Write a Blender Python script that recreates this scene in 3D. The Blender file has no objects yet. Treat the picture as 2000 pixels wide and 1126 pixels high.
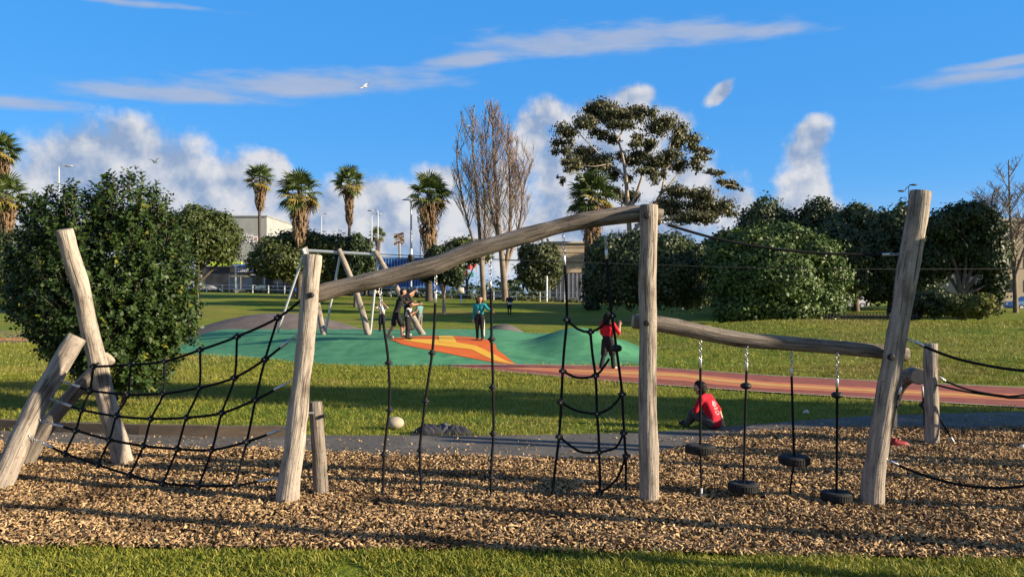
import bpy, math, random
import numpy as np
from mathutils import Vector, Matrix, noise

# ------------------------------------------------------------------ camera
F, HZ, CH = 1600.0, 572.0, 1.9          # focal length and horizon in photo pixels, eye height in metres
scene = bpy.context.scene
cam_d = bpy.data.cameras.new("camera"); cam = bpy.data.objects.new("camera", cam_d)
scene.collection.objects.link(cam); scene.camera = cam
cam.location = (0, 0, CH); cam.rotation_euler = (math.pi/2, 0, 0)
cam_d.sensor_width = 36; cam_d.lens = 36*F/2000; cam_d.shift_y = 9/2000
cam_d.clip_start = .1; cam_d.clip_end = 4000
scene.render.engine = 'CYCLES'
scene.render.resolution_x, scene.render.resolution_y = 1024, 576

# ------------------------------------------------------------------ light
SUN_EL, SUN_AZ = math.radians(17.5), math.radians(15)   # az: degrees towards the camera from straight right
to_sun = Vector((math.cos(SUN_EL)*math.cos(SUN_AZ), -math.cos(SUN_EL)*math.sin(SUN_AZ), math.sin(SUN_EL)))
sd = bpy.data.lights.new("sun", 'SUN'); sd.energy = 5.0; sd.angle = math.radians(.53); sd.color = (1, .84, .62)
sun = bpy.data.objects.new("sun", sd); scene.collection.objects.link(sun)
sun.rotation_euler = to_sun.to_track_quat('Z', 'Y').to_euler(); sun.location = (30, -10, 30)
vs = scene.view_settings
vs.view_transform = 'Standard'; vs.look = 'None'; vs.gamma = 1; vs.exposure = 1.3; vs.use_curve_mapping = False

# ------------------------------------------------------------------ sky: Nishita air plus cumulus and streak clouds by direction
def px_dir(px, py):
    az = math.atan((px-1000)/F); el = math.atan((HZ-py)/F*math.cos(az)); return az, el
def build_world():
    w = bpy.data.worlds.new("World"); scene.world = w; w.use_nodes = True
    nt = w.node_tree; N = nt.nodes; L = nt.links; N.clear()
    def nd(t, **k):
        n = N.new(t)
        for a, b in k.items(): setattr(n, a, b)
        return n
    def ma(op, a, b=None, c=None, clamp=False):
        n = nd('ShaderNodeMath', operation=op, use_clamp=clamp)
        for i, v in enumerate((a, b, c)):
            if v is None: continue
            if isinstance(v, (int, float)): n.inputs[i].default_value = v
            else: L.new(v, n.inputs[i])
        return n.outputs[0]
    def vm(op, a, b):
        n = nd('ShaderNodeVectorMath', operation=op)
        for i, v in enumerate((a, b)):
            if isinstance(v, tuple): n.inputs[i].default_value = v
            else: L.new(v, n.inputs[i])
        return n.outputs[1] if op == 'LENGTH' else n.outputs[0]
    def mix(f, a, b):
        n = nd('ShaderNodeMix', data_type='RGBA')
        for i, v in ((0, f), (6, a), (7, b)):
            if isinstance(v, (int, float)): n.inputs[i].default_value = v
            elif isinstance(v, tuple): n.inputs[i].default_value = v + (1,)
            else: L.new(v, n.inputs[i])
        return n.outputs[2]
    def sstep(x, lo, hi):
        n = nd('ShaderNodeMapRange', interpolation_type='SMOOTHSTEP'); L.new(x, n.inputs[0])
        n.inputs[1].default_value = lo; n.inputs[2].default_value = hi; return n.outputs[0]
    def fbm(v, scale, detail=6, rough=.55):
        n = nd('ShaderNodeTexNoise', noise_dimensions='2D'); n.inputs['Scale'].default_value = scale; n.inputs['Detail'].default_value = detail
        n.inputs['Roughness'].default_value = rough; L.new(v, n.inputs['Vector']); return n.outputs[0]
    sky = nd('ShaderNodeTexSky', sky_type='NISHITA'); sky.sun_disc = False
    sky.sun_elevation = SUN_EL; sky.sun_rotation = math.atan2(to_sun.x, to_sun.y)
    sky.air_density = 1.0; sky.dust_density = .15; sky.ozone_density = 3.0
    hs = nd('ShaderNodeHueSaturation'); hs.inputs['Saturation'].default_value = 1.32; hs.inputs['Value'].default_value = 1.0
    L.new(sky.outputs[0], hs.inputs['Color'])
    tc = nd('ShaderNodeTexCoord'); sp = nd('ShaderNodeSeparateXYZ'); L.new(tc.outputs['Generated'], sp.inputs[0])
    az = ma('ARCTAN2', sp.outputs[0], sp.outputs[1]); el = ma('ARCSINE', sp.outputs[2])
    cb = nd('ShaderNodeCombineXYZ'); L.new(az, cb.inputs[0]); L.new(el, cb.inputs[1]); P = cb.outputs[0]
    # warp
    wn = nd('ShaderNodeTexNoise', noise_dimensions='2D'); wn.inputs['Scale'].default_value = 9; wn.inputs['Detail'].default_value = 2; L.new(P, wn.inputs['Vector'])
    wv = vm('MULTIPLY', vm('SUBTRACT', wn.outputs['Color'], (.5, .5, .5)), (.030, .024, 0)); PW = vm('ADD', P, wv)
    def field(blobs, src):
        cur = None
        for (px, py, rx, ry, rot) in blobs:
            a, e = px_dir(px, py)
            mp = nd('ShaderNodeMapping', vector_type='TEXTURE'); mp.inputs[1].default_value = (a, e, 0)
            mp.inputs[2].default_value = (0, 0, math.radians(rot)); mp.inputs[3].default_value = (rx/F, ry/F, 1)
            L.new(src, mp.inputs[0])
            v = ma('SUBTRACT', 1.0, vm('LENGTH', mp.outputs[0], (0, 0, 0)))
            cur = v if cur is None else ma('SMOOTH_MAX', cur, v, .45)
        return cur
    cum = [(265,330,195,88,0),(140,330,90,80,0),(345,370,110,85,0),(80,400,130,100,0),(220,450,320,130,0),(480,380,85,70,0),
           (525,345,50,52,0),(560,440,130,80,0),(690,430,130,80,0),(750,395,80,50,0),(850,350,60,38,0),(830,450,180,80,0),(520,500,420,80,0),
           (1062,222,36,38,0),(1030,265,46,60,0),(1120,245,60,50,0),(1245,192,46,28,0),(1170,225,85,46,0),(1110,350,140,125,0),
           (1220,330,140,130,0),(1300,240,60,42,0),(1330,370,110,80,0),(1000,450,140,90,0),(1150,460,280,100,0),(1440,415,60,40,0),
           (1596,262,36,42,0),(1578,310,44,52,0),(1572,365,52,50,0),(1570,405,70,36,0),(1402,174,36,20,40)]
    strk = [(600,165,420,36,4.5),(900,118,160,24,9),(330,185,260,26,2),(1230,75,330,42,1),(1080,88,230,36,-2),(1400,62,240,24,-3),
            (1900,152,170,18,0),(1960,122,120,14,3),(200,-2,260,10,1),(40,200,140,16,0)]
    fc = field(cum, PW)
    n1 = fbm(P, 17, 6, .58); n2 = fbm(vm('ADD', P, (.018, .015, 0)), 17, 4, .55)
    low = sstep(el, .75, .05)
    # cumulus goes on all round; cover outside the view raised for neutral sky light
    round_ = ma('ADD', ma('MULTIPLY', fbm(vm('MULTIPLY', P, (1, 1.6, 1)), 3.2, 3, .5), 3.2), ma('SUBTRACT', ma('MULTIPLY', low, .7), 1.75))
    aside = sstep(ma('ABSOLUTE', az), .62, .85)
    fall = ma('MAXIMUM', fc, ma('SUBTRACT', ma('MULTIPLY', ma('ADD', round_, 1.0), aside), 1.0))
    dens = ma('ADD', fall, ma('MULTIPLY', ma('SUBTRACT', n1, .5), 1.15))
    cmask = ma('MULTIPLY', sstep(dens, -.06, .42), .95)
    lit = ma('ADD', ma('MULTIPLY', ma('SUBTRACT', n2, n1), -3.0), .62)
    lit = ma('ADD', lit, ma('MULTIPLY', ma('SUBTRACT', fbm(P, 5, 1, .5), .5), 1.0))
    lit = ma('SUBTRACT', lit, ma('MULTIPLY', sstep(dens, .5, 1.3), .30), None, True)
    ccol = mix(lit, (.24, .32, .47), (.60, .60, .62))
    fs = field(strk, vm('ADD', P, vm('MULTIPLY', wv, (.25, .25, 0))))
    sn = fbm(vm('MULTIPLY', P, (1, 5, 1)), 14, 4, .55)
    smask = ma('MULTIPLY', sstep(ma('ADD', fs, ma('MULTIPLY', ma('SUBTRACT', sn, .5), .9)), .12, .85), .78)
    scol = mix(sn, (.27, .36, .52), (.42, .44, .53))
    bs = nd('ShaderNodeVectorMath', operation='SCALE'); L.new(hs.outputs[0], bs.inputs[0]); bs.inputs['Scale'].default_value = .118
    c = mix(ma('SUBTRACT', .62, ma('MULTIPLY', sstep(el, .40, 1.1), .50)), bs.outputs[0], (.062, .33, .86))   # deeper towards the zenith
    c = mix(ma('MULTIPLY', sstep(el, .13, -.01), .85), c, (.36, .50, .70))          # pale moist air near the horizon
    c = mix(smask, c, scol); c = mix(cmask, c, ccol)
    w.cycles.sampling_method = 'MANUAL'; w.cycles.sample_map_resolution = 256
    bg = nd('ShaderNodeBackground'); L.new(c, bg.inputs[0]); bg.inputs[1].default_value = .505
    out = nd('ShaderNodeOutputWorld'); L.new(bg.outputs[0], out.inputs[0])
build_world()

# ------------------------------------------------------------------ helpers
C = scene.collection
rng = np.random.default_rng(7); random.seed(7)
def W(px, py, d): return Vector(((px-1000)/F*d, d, CH-(py-HZ)/F*d))
def sm(a, b, x):
    t = np.clip((np.asarray(x, float)-a)/(b-a), 0, 1); return t*t*(3-2*t)
def origin(o):
    v = Vector((0, 0, 0))
    while o is not None: v += o.location; o = o.parent
    return v
def tag(o, label=None, cat=None, group=None, kind=None):
    if label: o['label'] = label
    if cat: o['category'] = cat
    if group: o['group'] = group
    if kind: o['kind'] = kind
    return o
def thing(name, loc, label, cat, group=None, rz=0):
    o = bpy.data.objects.new(name, None); C.objects.link(o); o.location = loc; o.rotation_euler = (0, 0, rz)
    o.empty_display_size = .2
    return tag(o, label, cat, group)
def mk(name, V, Fc, mat, parent=None, uv=None, smooth=False, loc=None, mats=None, fmat=None):
    """one mesh object from world-space vertices; Fc a list of faces or an (n,k) array"""
    V = np.asarray(V, float).reshape(-1, 3)
    o0 = origin(parent) if parent is not None else (Vector(loc) if loc is not None else Vector((0, 0, 0)))
    V = V - np.array(o0)
    me = bpy.data.meshes.new(name)
    if isinstance(Fc, np.ndarray):
        k = Fc.shape[1]; n = len(Fc)
        me.vertices.add(len(V)); me.vertices.foreach_set('co', V.ravel())
        me.loops.add(n*k); me.loops.foreach_set('vertex_index', Fc.astype(np.int32).ravel())
        me.polygons.add(n); me.polygons.foreach_set('loop_start', np.arange(0, n*k, k, dtype=np.int32))
        me.update(calc_edges=True)
    else:
        me.from_pydata(V.tolist(), [], Fc); me.update()
    if uv is not None:
        l = me.uv_layers.new(name='UVMap'); idx = np.empty(len(me.loops), np.int32); me.loops.foreach_get('vertex_index', idx)
        l.data.foreach_set('uv', np.asarray(uv, np.float32)[idx].ravel())
    for m in (mats or [mat]): me.materials.append(m)
    if fmat is not None: me.polygons.foreach_set('material_index', np.asarray(fmat, np.int32))
    if smooth: me.polygons.foreach_set('use_smooth', np.ones(len(me.polygons), bool))
    o = bpy.data.objects.new(name, me); C.objects.link(o)
    if parent is not None: o.parent = parent
    elif loc is not None: o.location = loc
    return o
def inst(name, src, parent, loc, rot=(0, 0, 0), scale=(1, 1, 1)):
    """a further piece that shares the mesh of src"""
    o = bpy.data.objects.new(name, src.data if isinstance(src, bpy.types.Object) else src); C.objects.link(o)
    o.parent = parent; o.location = Vector(loc)-(origin(parent) if parent else Vector((0, 0, 0))); o.rotation_euler = rot; o.scale = scale
    return o
class MB:
    """collects shapes for one mesh"""
    def __init__(s): s.V = []; s.F = []; s.U = []; s.m = []
    def add(s, V, Fc, U=None, m=0):
        o = len(s.V); s.V += [tuple(v) for v in V]; s.F += [tuple(i+o for i in f) for f in Fc]
        s.U += list(U) if U is not None else [(0, 0)]*len(V); s.m += [m]*len(Fc); return s
    def box(s, c, h, M3=None, m=0):
        c = Vector(c); vs_ = []
        for x in (-1, 1):
            for y in (-1, 1):
                for z in (-1, 1):
                    v = Vector((x*h[0], y*h[1], z*h[2])); vs_.append(c+(M3 @ v if M3 else v))
        return s.add(vs_, [(0,1,3,2),(4,6,7,5),(0,4,5,1),(2,3,7,6),(0,2,6,4),(1,5,7,3)], [(v.x+v.y, v.z) for v in vs_], m)
    def tube(s, pts, rad, n=8, caps=True, m=0, wob=0, seed=0, mcap=None):
        P = [Vector(p) for p in pts]; k = len(P)
        R = rad if hasattr(rad, '__len__') else [rad]*k
        T = [(P[min(i+1, k-1)]-P[max(i-1, 0)]).normalized() for i in range(k)]
        up = Vector((0, 0, 1)) if abs(T[0].z) < .9 else Vector((0, 1, 0))
        a = T[0].cross(up).normalized(); vs_ = []; U = []; acc = 0
        for i in range(k):
            a = (a-T[i]*a.dot(T[i])).normalized(); b = T[i].cross(a)
            if i: acc += (P[i]-P[i-1]).length
            for j in range(n):
                t = 2*math.pi*j/n; d = a*math.cos(t)+b*math.sin(t); r = R[i]
                if wob:
                    q = P[i]*1.0+d*R[i]
                    r *= 1+wob*noise.noise(q*3.2+Vector((seed, 0, 0)))+.45*wob*noise.noise(q*9+Vector((0, seed, 0)))
                vs_.append(P[i]+d*r); U.append((j/n*2*math.pi*R[i], acc))
        fs = [(i*n+j, i*n+(j+1) % n, (i+1)*n+(j+1) % n, (i+1)*n+j) for i in range(k-1) for j in range(n)]
        s.add(vs_, fs, U, m)
        if caps:
            for i, rev in ((0, True), (k-1, False)):
                o = len(s.V); ring = vs_[i*n:(i+1)*n]
                s.V += [tuple(v) for v in ring]; s.U += [(0, 0)]*n
                f = tuple(o+j for j in range(n)); s.F.append(f[::-1] if rev else f); s.m.append(m if mcap is None else mcap)
        return s
    def ell(s, c, r, nu=10, nv=7, M3=None, m=0):
        c = Vector(c); vs_ = [Vector((0, 0, -1))]; fs = []
        for i in range(1, nv):
            t = -math.pi/2+math.pi*i/nv
            for j in range(nu):
                p = 2*math.pi*j/nu; vs_.append(Vector((math.cos(t)*math.cos(p), math.cos(t)*math.sin(p), math.sin(t))))
        vs_.append(Vector((0, 0, 1))); top = len(vs_)-1
        for j in range(nu):
            fs.append((0, 1+(j+1) % nu, 1+j)); fs.append((top, 1+(nv-2)*nu+j, 1+(nv-2)*nu+(j+1) % nu))
            for i in range(nv-2):
                a = 1+i*nu+j; b = 1+i*nu+(j+1) % nu; fs.append((a, b, b+nu, a+nu))
        out = []
        for v in vs_:
            q = Vector((v.x*r[0], v.y*r[1], v.z*r[2])); out.append(c+(M3 @ q if M3 else q))
        return s.add(out, fs, None, m)
    def torus(s, c, R, r, axis, nu=14, nv=6, m=0, sx=1.0, M3=None):
        c = Vector(c); ax = Vector(axis).normalized(); a = ax.orthogonal().normalized(); b = ax.cross(a)
        if M3 is not None: a, b, ax = M3
        vs_ = []
        for i in range(nu):
            t = 2*math.pi*i/nu; d = a*math.cos(t)+b*math.sin(t); pc = c+a*math.cos(t)*R+b*math.sin(t)*R*sx
            for j in range(nv):
                p = 2*math.pi*j/nv; vs_.append(pc+d*(math.cos(p)*r)+ax*(math.sin(p)*r))
        fs = [(i*nv+j, ((i+1) % nu)*nv+j, ((i+1) % nu)*nv+(j+1) % nv, i*nv+(j+1) % nv) for i in range(nu) for j in range(nv)]
        return s.add(vs_, fs, None, m)
    def build(s, name, mat, parent=None, smooth=False, loc=None, mats=None):
        return mk(name, s.V, s.F, mat, parent, s.U, smooth, loc, mats, s.m if mats else None)
def smooth_path(pts, step=.06):
    P = [Vector(p) for p in pts]; Q = [P[0]*2-P[1]]+P+[P[-1]*2-P[-2]]; out = []
    for i in range(1, len(Q)-2):
        n = max(2, int((Q[i+1]-Q[i]).length/step))
        for k in range(n):
            t = k/n; a, b, c, d = Q[i-1], Q[i], Q[i+1], Q[i+2]
            out.append(.5*((2*b)+(c-a)*t+(2*a-5*b+4*c-d)*t*t+(3*b-a-3*c+d)*t**3))
    out.append(P[-1]); return out
def lerp_list(vals, n):
    return np.interp(np.linspace(0, 1, n), np.linspace(0, 1, len(vals)), vals)

# ------------------------------------------------------------------ materials
KA = .80      # all base colours were picked a little bright
def M(name, c1, c2=None, scale=6, rough=.75, bump=0, bscale=None, coord='Object', stretch=(1, 1, 1), metal=0, island=0,
      spec=.35, trans=0, detail=6, c3=None, s3=1.0, lo=.35, hi=.65, bdist=.01, gain=1.0):
    m = bpy.data.materials.new(name); m.use_nodes = True; nt = m.node_tree; N = nt.nodes; L = nt.links
    b = N['Principled BSDF']; b.inputs['Roughness'].default_value = rough; b.inputs['Metallic'].default_value = metal
    b.inputs['Specular IOR Level'].default_value = spec
    k_ = KA*gain; c1 = tuple(v*k_ for v in c1); c2 = c2 and tuple(v*k_ for v in c2); c3 = c3 and tuple(v*k_ for v in c3)
    col = None
    tc = N.new('ShaderNodeTexCoord'); mp = N.new('ShaderNodeMapping'); L.new(tc.outputs[coord], mp.inputs[0]); mp.inputs[3].default_value = stretch
    def nz(sc, det=detail):
        n = N.new('ShaderNodeTexNoise'); n.inputs['Scale'].default_value = sc; n.inputs['Detail'].default_value = det
        n.inputs['Roughness'].default_value = .6; L.new(mp.outputs[0], n.inputs['Vector']); return n.outputs[0]
    def mixc(f, a, bb):
        n = N.new('ShaderNodeMix'); n.data_type = 'RGBA'; L.new(f, n.inputs[0])
        for i, v in ((6, a), (7, bb)):
            if isinstance(v, tuple): n.inputs[i].default_value = v+(1,)
            else: L.new(v, n.inputs[i])
        return n.outputs[2]
    def rmp(x, lo_, hi_):
        n = N.new('ShaderNodeMapRange'); L.new(x, n.inputs[0]); n.inputs[1].default_value = lo_; n.inputs[2].default_value = hi_; return n.outputs[0]
    if c2 is not None:
        f = rmp(nz(scale), lo, hi)
        if island:
            g = N.new('ShaderNodeNewGeometry'); ad = N.new('ShaderNodeMix'); ad.data_type = 'FLOAT'; ad.inputs[0].default_value = island
            L.new(f, ad.inputs[2]); L.new(g.outputs['Random Per Island'], ad.inputs[3]); f = ad.outputs[0]
        col = mixc(f, c1, c2)
        if c3 is not None: col = mixc(rmp(nz(s3, 4), .5, .72), col, c3)
        L.new(col, b.inputs['Base Color'])
    else: b.inputs['Base Color'].default_value = c1+(1,)
    if bump:
        bp = N.new('ShaderNodeBump'); bp.inputs['Strength'].default_value = bump; bp.inputs['Distance'].default_value = bdist
        L.new(nz(bscale or scale*4), bp.inputs['Height']); L.new(bp.outputs[0], b.inputs['Normal'])
    if trans:
        t = N.new('ShaderNodeBsdfTranslucent'); mx = N.new('ShaderNodeMixShader'); mx.inputs[0].default_value = trans
        if col is not None: L.new(col, t.inputs[0])
        else: t.inputs[0].default_value = c1+(1,)
        L.new(b.outputs[0], mx.inputs[1]); L.new(t.outputs[0], mx.inputs[2]); L.new(mx.outputs[0], N['Material Output'].inputs[0])
    return m
MT = {}
MT['lawn'] = M('lawn', (.10,.175,.016), (.24,.25,.032), .35, .9, 1.0, 22, c3=(.27,.20,.065), s3=.10, spec=.1, bdist=.06)
MT['blade'] = M('blade', (.075,.14,.012), (.44,.40,.065), 9, .55, island=.6, trans=.3, spec=.25)
MT['bladefar'] = M('bladefar', (.075,.13,.012), (.38,.355,.058), 1.6, .6, island=.5, trans=.25, spec=.2, c3=(.33,.25,.09), s3=.16)
MT['mulch'] = M('mulch', (.025,.016,.009), (.10,.062,.032), 40, .95, 1, 60, spec=.1)
MT['chip'] = M('chip', (.10,.052,.020), (.74,.50,.26), 3, .85, c3=(.09,.052,.026), s3=1.1, island=.9, spec=.2)
MT['asphalt'] = M('asphalt', (.078,.072,.064), (.135,.125,.11), 30, .9, .6, 160, spec=.25, c3=(.19,.168,.14), s3=1.3, bdist=.004)
MT['timber_edge'] = M('timber_edge', (.10,.075,.05), (.19,.14,.095), 8, .85, .5, 30, stretch=(.2,1,1))
MT['soil'] = M('soil', (.12,.075,.04), (.24,.16,.09), 14, .95, 1, 30, spec=.1)
MT['red_path'] = M('red_path', (.25,.070,.050), (.33,.105,.075), 3, .85, .3, 120, spec=.2, bdist=.004)
MT['orange_path'] = M('orange_path', (.52,.17,.075), (.60,.22,.10), 3, .85, .3, 120, spec=.2, bdist=.004)
MT['yellow_path'] = M('yellow_path', (.62,.33,.09), (.68,.38,.12), 3, .85, .3, 120, spec=.2, bdist=.004)
MT['kerb'] = M('kerb', (.42,.38,.31), (.52,.47,.39), 10, .85)
MT['green_rubber'] = M('green_rubber', (.050,.205,.095), (.095,.315,.150), 2.2, .8, .4, 130, spec=.25, c3=(.055,.21,.11), s3=.5, bdist=.004)
MT['orange_rubber'] = M('orange_rubber', (.60,.115,.018), (.70,.15,.025), 2, .8, .4, 130, spec=.25, bdist=.004)
MT['yellow_rubber'] = M('yellow_rubber', (.74,.40,.035), (.80,.46,.05), 2, .8, .4, 130, spec=.25, bdist=.004)
MT['grey_rubber'] = M('grey_rubber', (.115,.095,.090), (.16,.135,.125), 2, .85, .5, 120, spec=.2, bdist=.004)
MT['road'] = M('road', (.06,.06,.06), (.08,.08,.08), 4, .9)
def log_mat(name, a, b, c):
    m = M(name, a, b, 5, .85, 0, coord='UV', stretch=(7, .5, 1), c3=c, s3=1.3, spec=.15, detail=8, lo=.32, hi=.68)
    N = m.node_tree.nodes; L = m.node_tree.links; bs = N['Principled BSDF']; src = bs.inputs['Base Color'].links[0].from_socket
    tc = N.new('ShaderNodeTexCoord')
    def nz(st, sc, lo, hi, det=5):
        mp = N.new('ShaderNodeMapping'); mp.inputs[3].default_value = st; L.new(tc.outputs['UV'], mp.inputs[0]); n = N.new('ShaderNodeTexNoise'); n.inputs['Scale'].default_value = sc; n.inputs['Detail'].default_value = det; L.new(mp.outputs[0], n.inputs['Vector'])
        r = N.new('ShaderNodeMapRange'); L.new(n.outputs[0], r.inputs[0]); r.inputs[1].default_value = lo; r.inputs[2].default_value = hi; return r.outputs[0]
    def mul(f, col, amt):
        x = N.new('ShaderNodeMix'); x.data_type = 'RGBA'; x.blend_type = 'MULTIPLY'; sc = N.new('ShaderNodeMath'); sc.operation = 'MULTIPLY'; L.new(f, sc.inputs[0]); sc.inputs[1].default_value = amt
        L.new(sc.outputs[0], x.inputs[0]); L.new(col, x.inputs[6]); x.inputs[7].default_value = (.22, .19, .17, 1); return x.outputs[2]
    crack = nz((16, .45, 1), 3.2, .60, .66); blot = nz((2.4, 1.1, 1), 2.6, .48, .70); speck = nz((5, 3, 1), 9, .60, .70, 3)
    col = mul(blot, src, .72); col = mul(speck, col, .7); col = mul(crack, col, .9); L.new(col, bs.inputs['Base Color'])
    bp = N.new('ShaderNodeBump'); bp.inputs['Strength'].default_value = .8; bp.inputs['Distance'].default_value = .012; ad = N.new('ShaderNodeMath'); ad.operation = 'SUBTRACT'; L.new(nz((7, .6, 1), 6, .2, .8, 6), ad.inputs[0]); L.new(crack, ad.inputs[1]); L.new(ad.outputs[0], bp.inputs['Height']); L.new(bp.outputs[0], bs.inputs['Normal'])
    return m
MT['log'] = log_mat('log', (.21,.175,.145), (.47,.405,.335), (.39,.34,.285))
MT['log_pale'] = log_mat('log_pale', (.27,.23,.19), (.55,.475,.395), (.44,.385,.32))
MT['log_dark'] = log_mat('log_dark', (.13,.108,.09), (.34,.29,.24), (.24,.208,.175))
MT['log_end'] = M('log_end', (.34,.25,.17), (.50,.38,.27), 12, .85, .4, 30)
MT['rope'] = M('rope', (.006,.006,.007), (.016,.016,.018), 60, .85, .6, 200, coord='UV', stretch=(8, 1, 1), spec=.12, bdist=.003)
MT['rubber_black'] = M('rubber_black', (.007,.007,.008), (.014,.014,.015), 20, .55, spec=.3)
MT['tyre'] = M('tyre', (.011,.011,.011), (.030,.029,.027), 18, .85, .5, 50, spec=.3)
MT['steel'] = M('steel', (.52,.53,.54), (.66,.66,.67), 20, .32, metal=.9)
MT['galv'] = M('galv', (.50,.52,.53), (.62,.63,.64), 12, .5, metal=.35)
MT['white_paint'] = M('white_paint', (.74,.74,.72), (.80,.80,.78), 5, .5)
MT['peg'] = M('peg', (.75,.75,.73), (.82,.81,.78), 20, .6)
MT['stone'] = M('stone', (.36,.30,.22), (.48,.41,.31), 5, .85, .3, 20)
MT['cloth_dark'] = M('cloth_dark', (.018,.019,.030), (.040,.042,.060), 20, .9, .3, 60)
MT['cloth_grey'] = M('cloth_grey', (.06,.06,.075), (.10,.10,.12), 20, .9, .3, 60)
MT['shoe_red'] = M('shoe_red', (.20,.010,.012), (.32,.02,.02), 30, .6)
MT['bush_leaf'] = M('bush_leaf', (.014,.034,.008), (.060,.105,.020), 1.5, .5, island=.75, trans=.12, spec=.22)
MT['bush_young'] = M('bush_young', (.10,.14,.02), (.26,.25,.04), 3, .65, island=.8, trans=.25, spec=.08)
MT['bark'] = M('bark', (.07,.055,.04), (.15,.12,.095), 6, .9, .6, 20, stretch=(1, 1, .3))
MT['bark_pale'] = M('bark_pale', (.26,.21,.16), (.44,.37,.29), 3, .85, .4, 14, stretch=(1, 1, .3))
MT['bark_twig'] = M('bark_twig', (.22,.17,.135), (.34,.275,.22), .8, .9)
MT['bark_twig_red'] = M('bark_twig_red', (.27,.185,.13), (.40,.29,.215), .8, .9)
def leaf(name, a, b, sc=.25, rough=.5, tr=.12): MT[name] = M(name, a, b, sc, rough, island=.55, trans=tr, spec=.25, gain=1.12)
leaf('leaf_olive', (.034,.050,.014), (.13,.15,.042)); leaf('leaf_dark', (.016,.030,.012), (.062,.088,.030))
leaf('leaf_mid', (.030,.062,.014), (.11,.165,.036)); leaf('leaf_gum', (.034,.040,.018), (.135,.128,.052))
leaf('leaf_fresh', (.09,.105,.018), (.22,.215,.045)); leaf('leaf_blue', (.024,.040,.016), (.085,.112,.042))
leaf('leaf_round', (.030,.048,.013), (.10,.125,.032)); leaf('leaf_conifer', (.035,.050,.020), (.095,.115,.045))
leaf('hedge', (.03,.04,.015), (.13,.12,.05), .8)
leaf('frond', (.034,.062,.014), (.12,.16,.040), .8, .45, .2); leaf('frond_yellow', (.16,.14,.03), (.34,.26,.06), .8, .5, .2)
leaf('frond_dead', (.10,.06,.032), (.33,.22,.125), .8, .8, .1)
MT['palm_trunk'] = M('palm_trunk', (.05,.042,.035), (.13,.105,.085), 3, .9, .8, 10, stretch=(1, 1, 3))
MT['vine'] = M('vine', (.012,.018,.010), (.035,.045,.022), 2, .6, island=.6)
MT['glass'] = M('glass', (.02,.025,.03), rough=.08, spec=.6)
# ------------------------------------------------------------------ ground shape
XF = [-80,-40,-5,7,21,60]
def y_fence(x): return np.interp(x, XF, [124,112,93,84,76,60])
def z_bank(x): return np.interp(x, XF, [2.1,2.04,1.23,.90,.71,.6])
def H(x, y):
    x = np.asarray(x, float); y = np.asarray(y, float); yf = y_fence(x)
    h = z_bank(x)*sm(np.interp(x, XF, [44,46,58,62,60,46]), yf-1.5, y) - .45*sm(yf+1.5, yf+5, y)
    hill = .75*sm(3.5, 12.5, x+.10*(y-25))*sm(17.2, 30, y+.25*(x-8))*(1-sm(33, 45, y))
    und = .035*np.sin(x*.55+1.3)*np.sin(y*.42)*sm(11.5, 16, y)
    near = .03*np.sin(x*1.1)*(1-sm(5.4, 5.9, y))
    return h+hill+und*(1-sm(40, 60, y))*(1-sm(15.5, 16.5, y)*(1-sm(23, 26, y))*.8)+near
def toe(x): return np.interp(x, [-12,-9.7,-5.5,-3.4,0,3.4,4.6,5.4], [27.5,25.6,22.0,21.1,21.4,21.6,23.2,25])
def mound(x, y):
    x = np.asarray(x, float); y = np.asarray(y, float)
    edge = sm(5.1, 2.4, x)*sm(-13, -11, x)
    z = .52*sm(toe(x), toe(x)+4.3, y)*edge*(1-sm(31.5, 35, y))
    q = np.sqrt(((x-2.05)/2.05)**2+((y-25.2)/3.0)**2); z = z*(1-.30*sm(-.6, .9, x))+.50*sm(1, 0, q)
    return z-.012
def grey_big(x, y):
    q = np.sqrt(((x+9.6)/5.4)**2+((y-33.5)/3.0)**2); return 1.08*sm(1.0, .05, q)**.8-.01
def grey_small(x, y):
    q = np.sqrt(((x+.35)/1.35)**2+((y-34)/1.5)**2); return .62*sm(1.0, .05, q)**.7-.01
def S(x, y):
    return np.maximum(np.maximum(H(x, y), mound(x, y)), np.maximum(grey_big(x, y), grey_small(x, y)))
def hit(px, py, surf=H, d0=4.0):
    """first point of the ground on the ray through a photo pixel"""
    u, v = (px-1000)/F, (py-HZ)/F
    d = np.concatenate([np.arange(d0, 60, .04), np.arange(60, 200, .2)])
    g = CH-v*d-surf(u*d, d); i = np.argmax(g < 0) if (g < 0).any() else len(d)-1
    a, b = d[max(i-1, 0)], d[i]
    for _ in range(18):
        m = (a+b)/2
        if CH-v*m-surf(u*m, m) < 0: b = m
        else: a = m
    return Vector((u*b, b, float(surf(u*b, b))))
def grid(name, xs, ys, fn, mat, **k):
    X, Y = np.meshgrid(xs, ys); Z = fn(X, Y); nx, ny = len(xs), len(ys)
    i = np.arange(nx*ny).reshape(ny, nx)
    Fq = np.stack([i[:-1, :-1], i[:-1, 1:], i[1:, 1:], i[1:, :-1]], -1).reshape(-1, 4)
    return mk(name, np.stack([X, Y, Z], -1), Fq, mat, smooth=True, **k)
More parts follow.
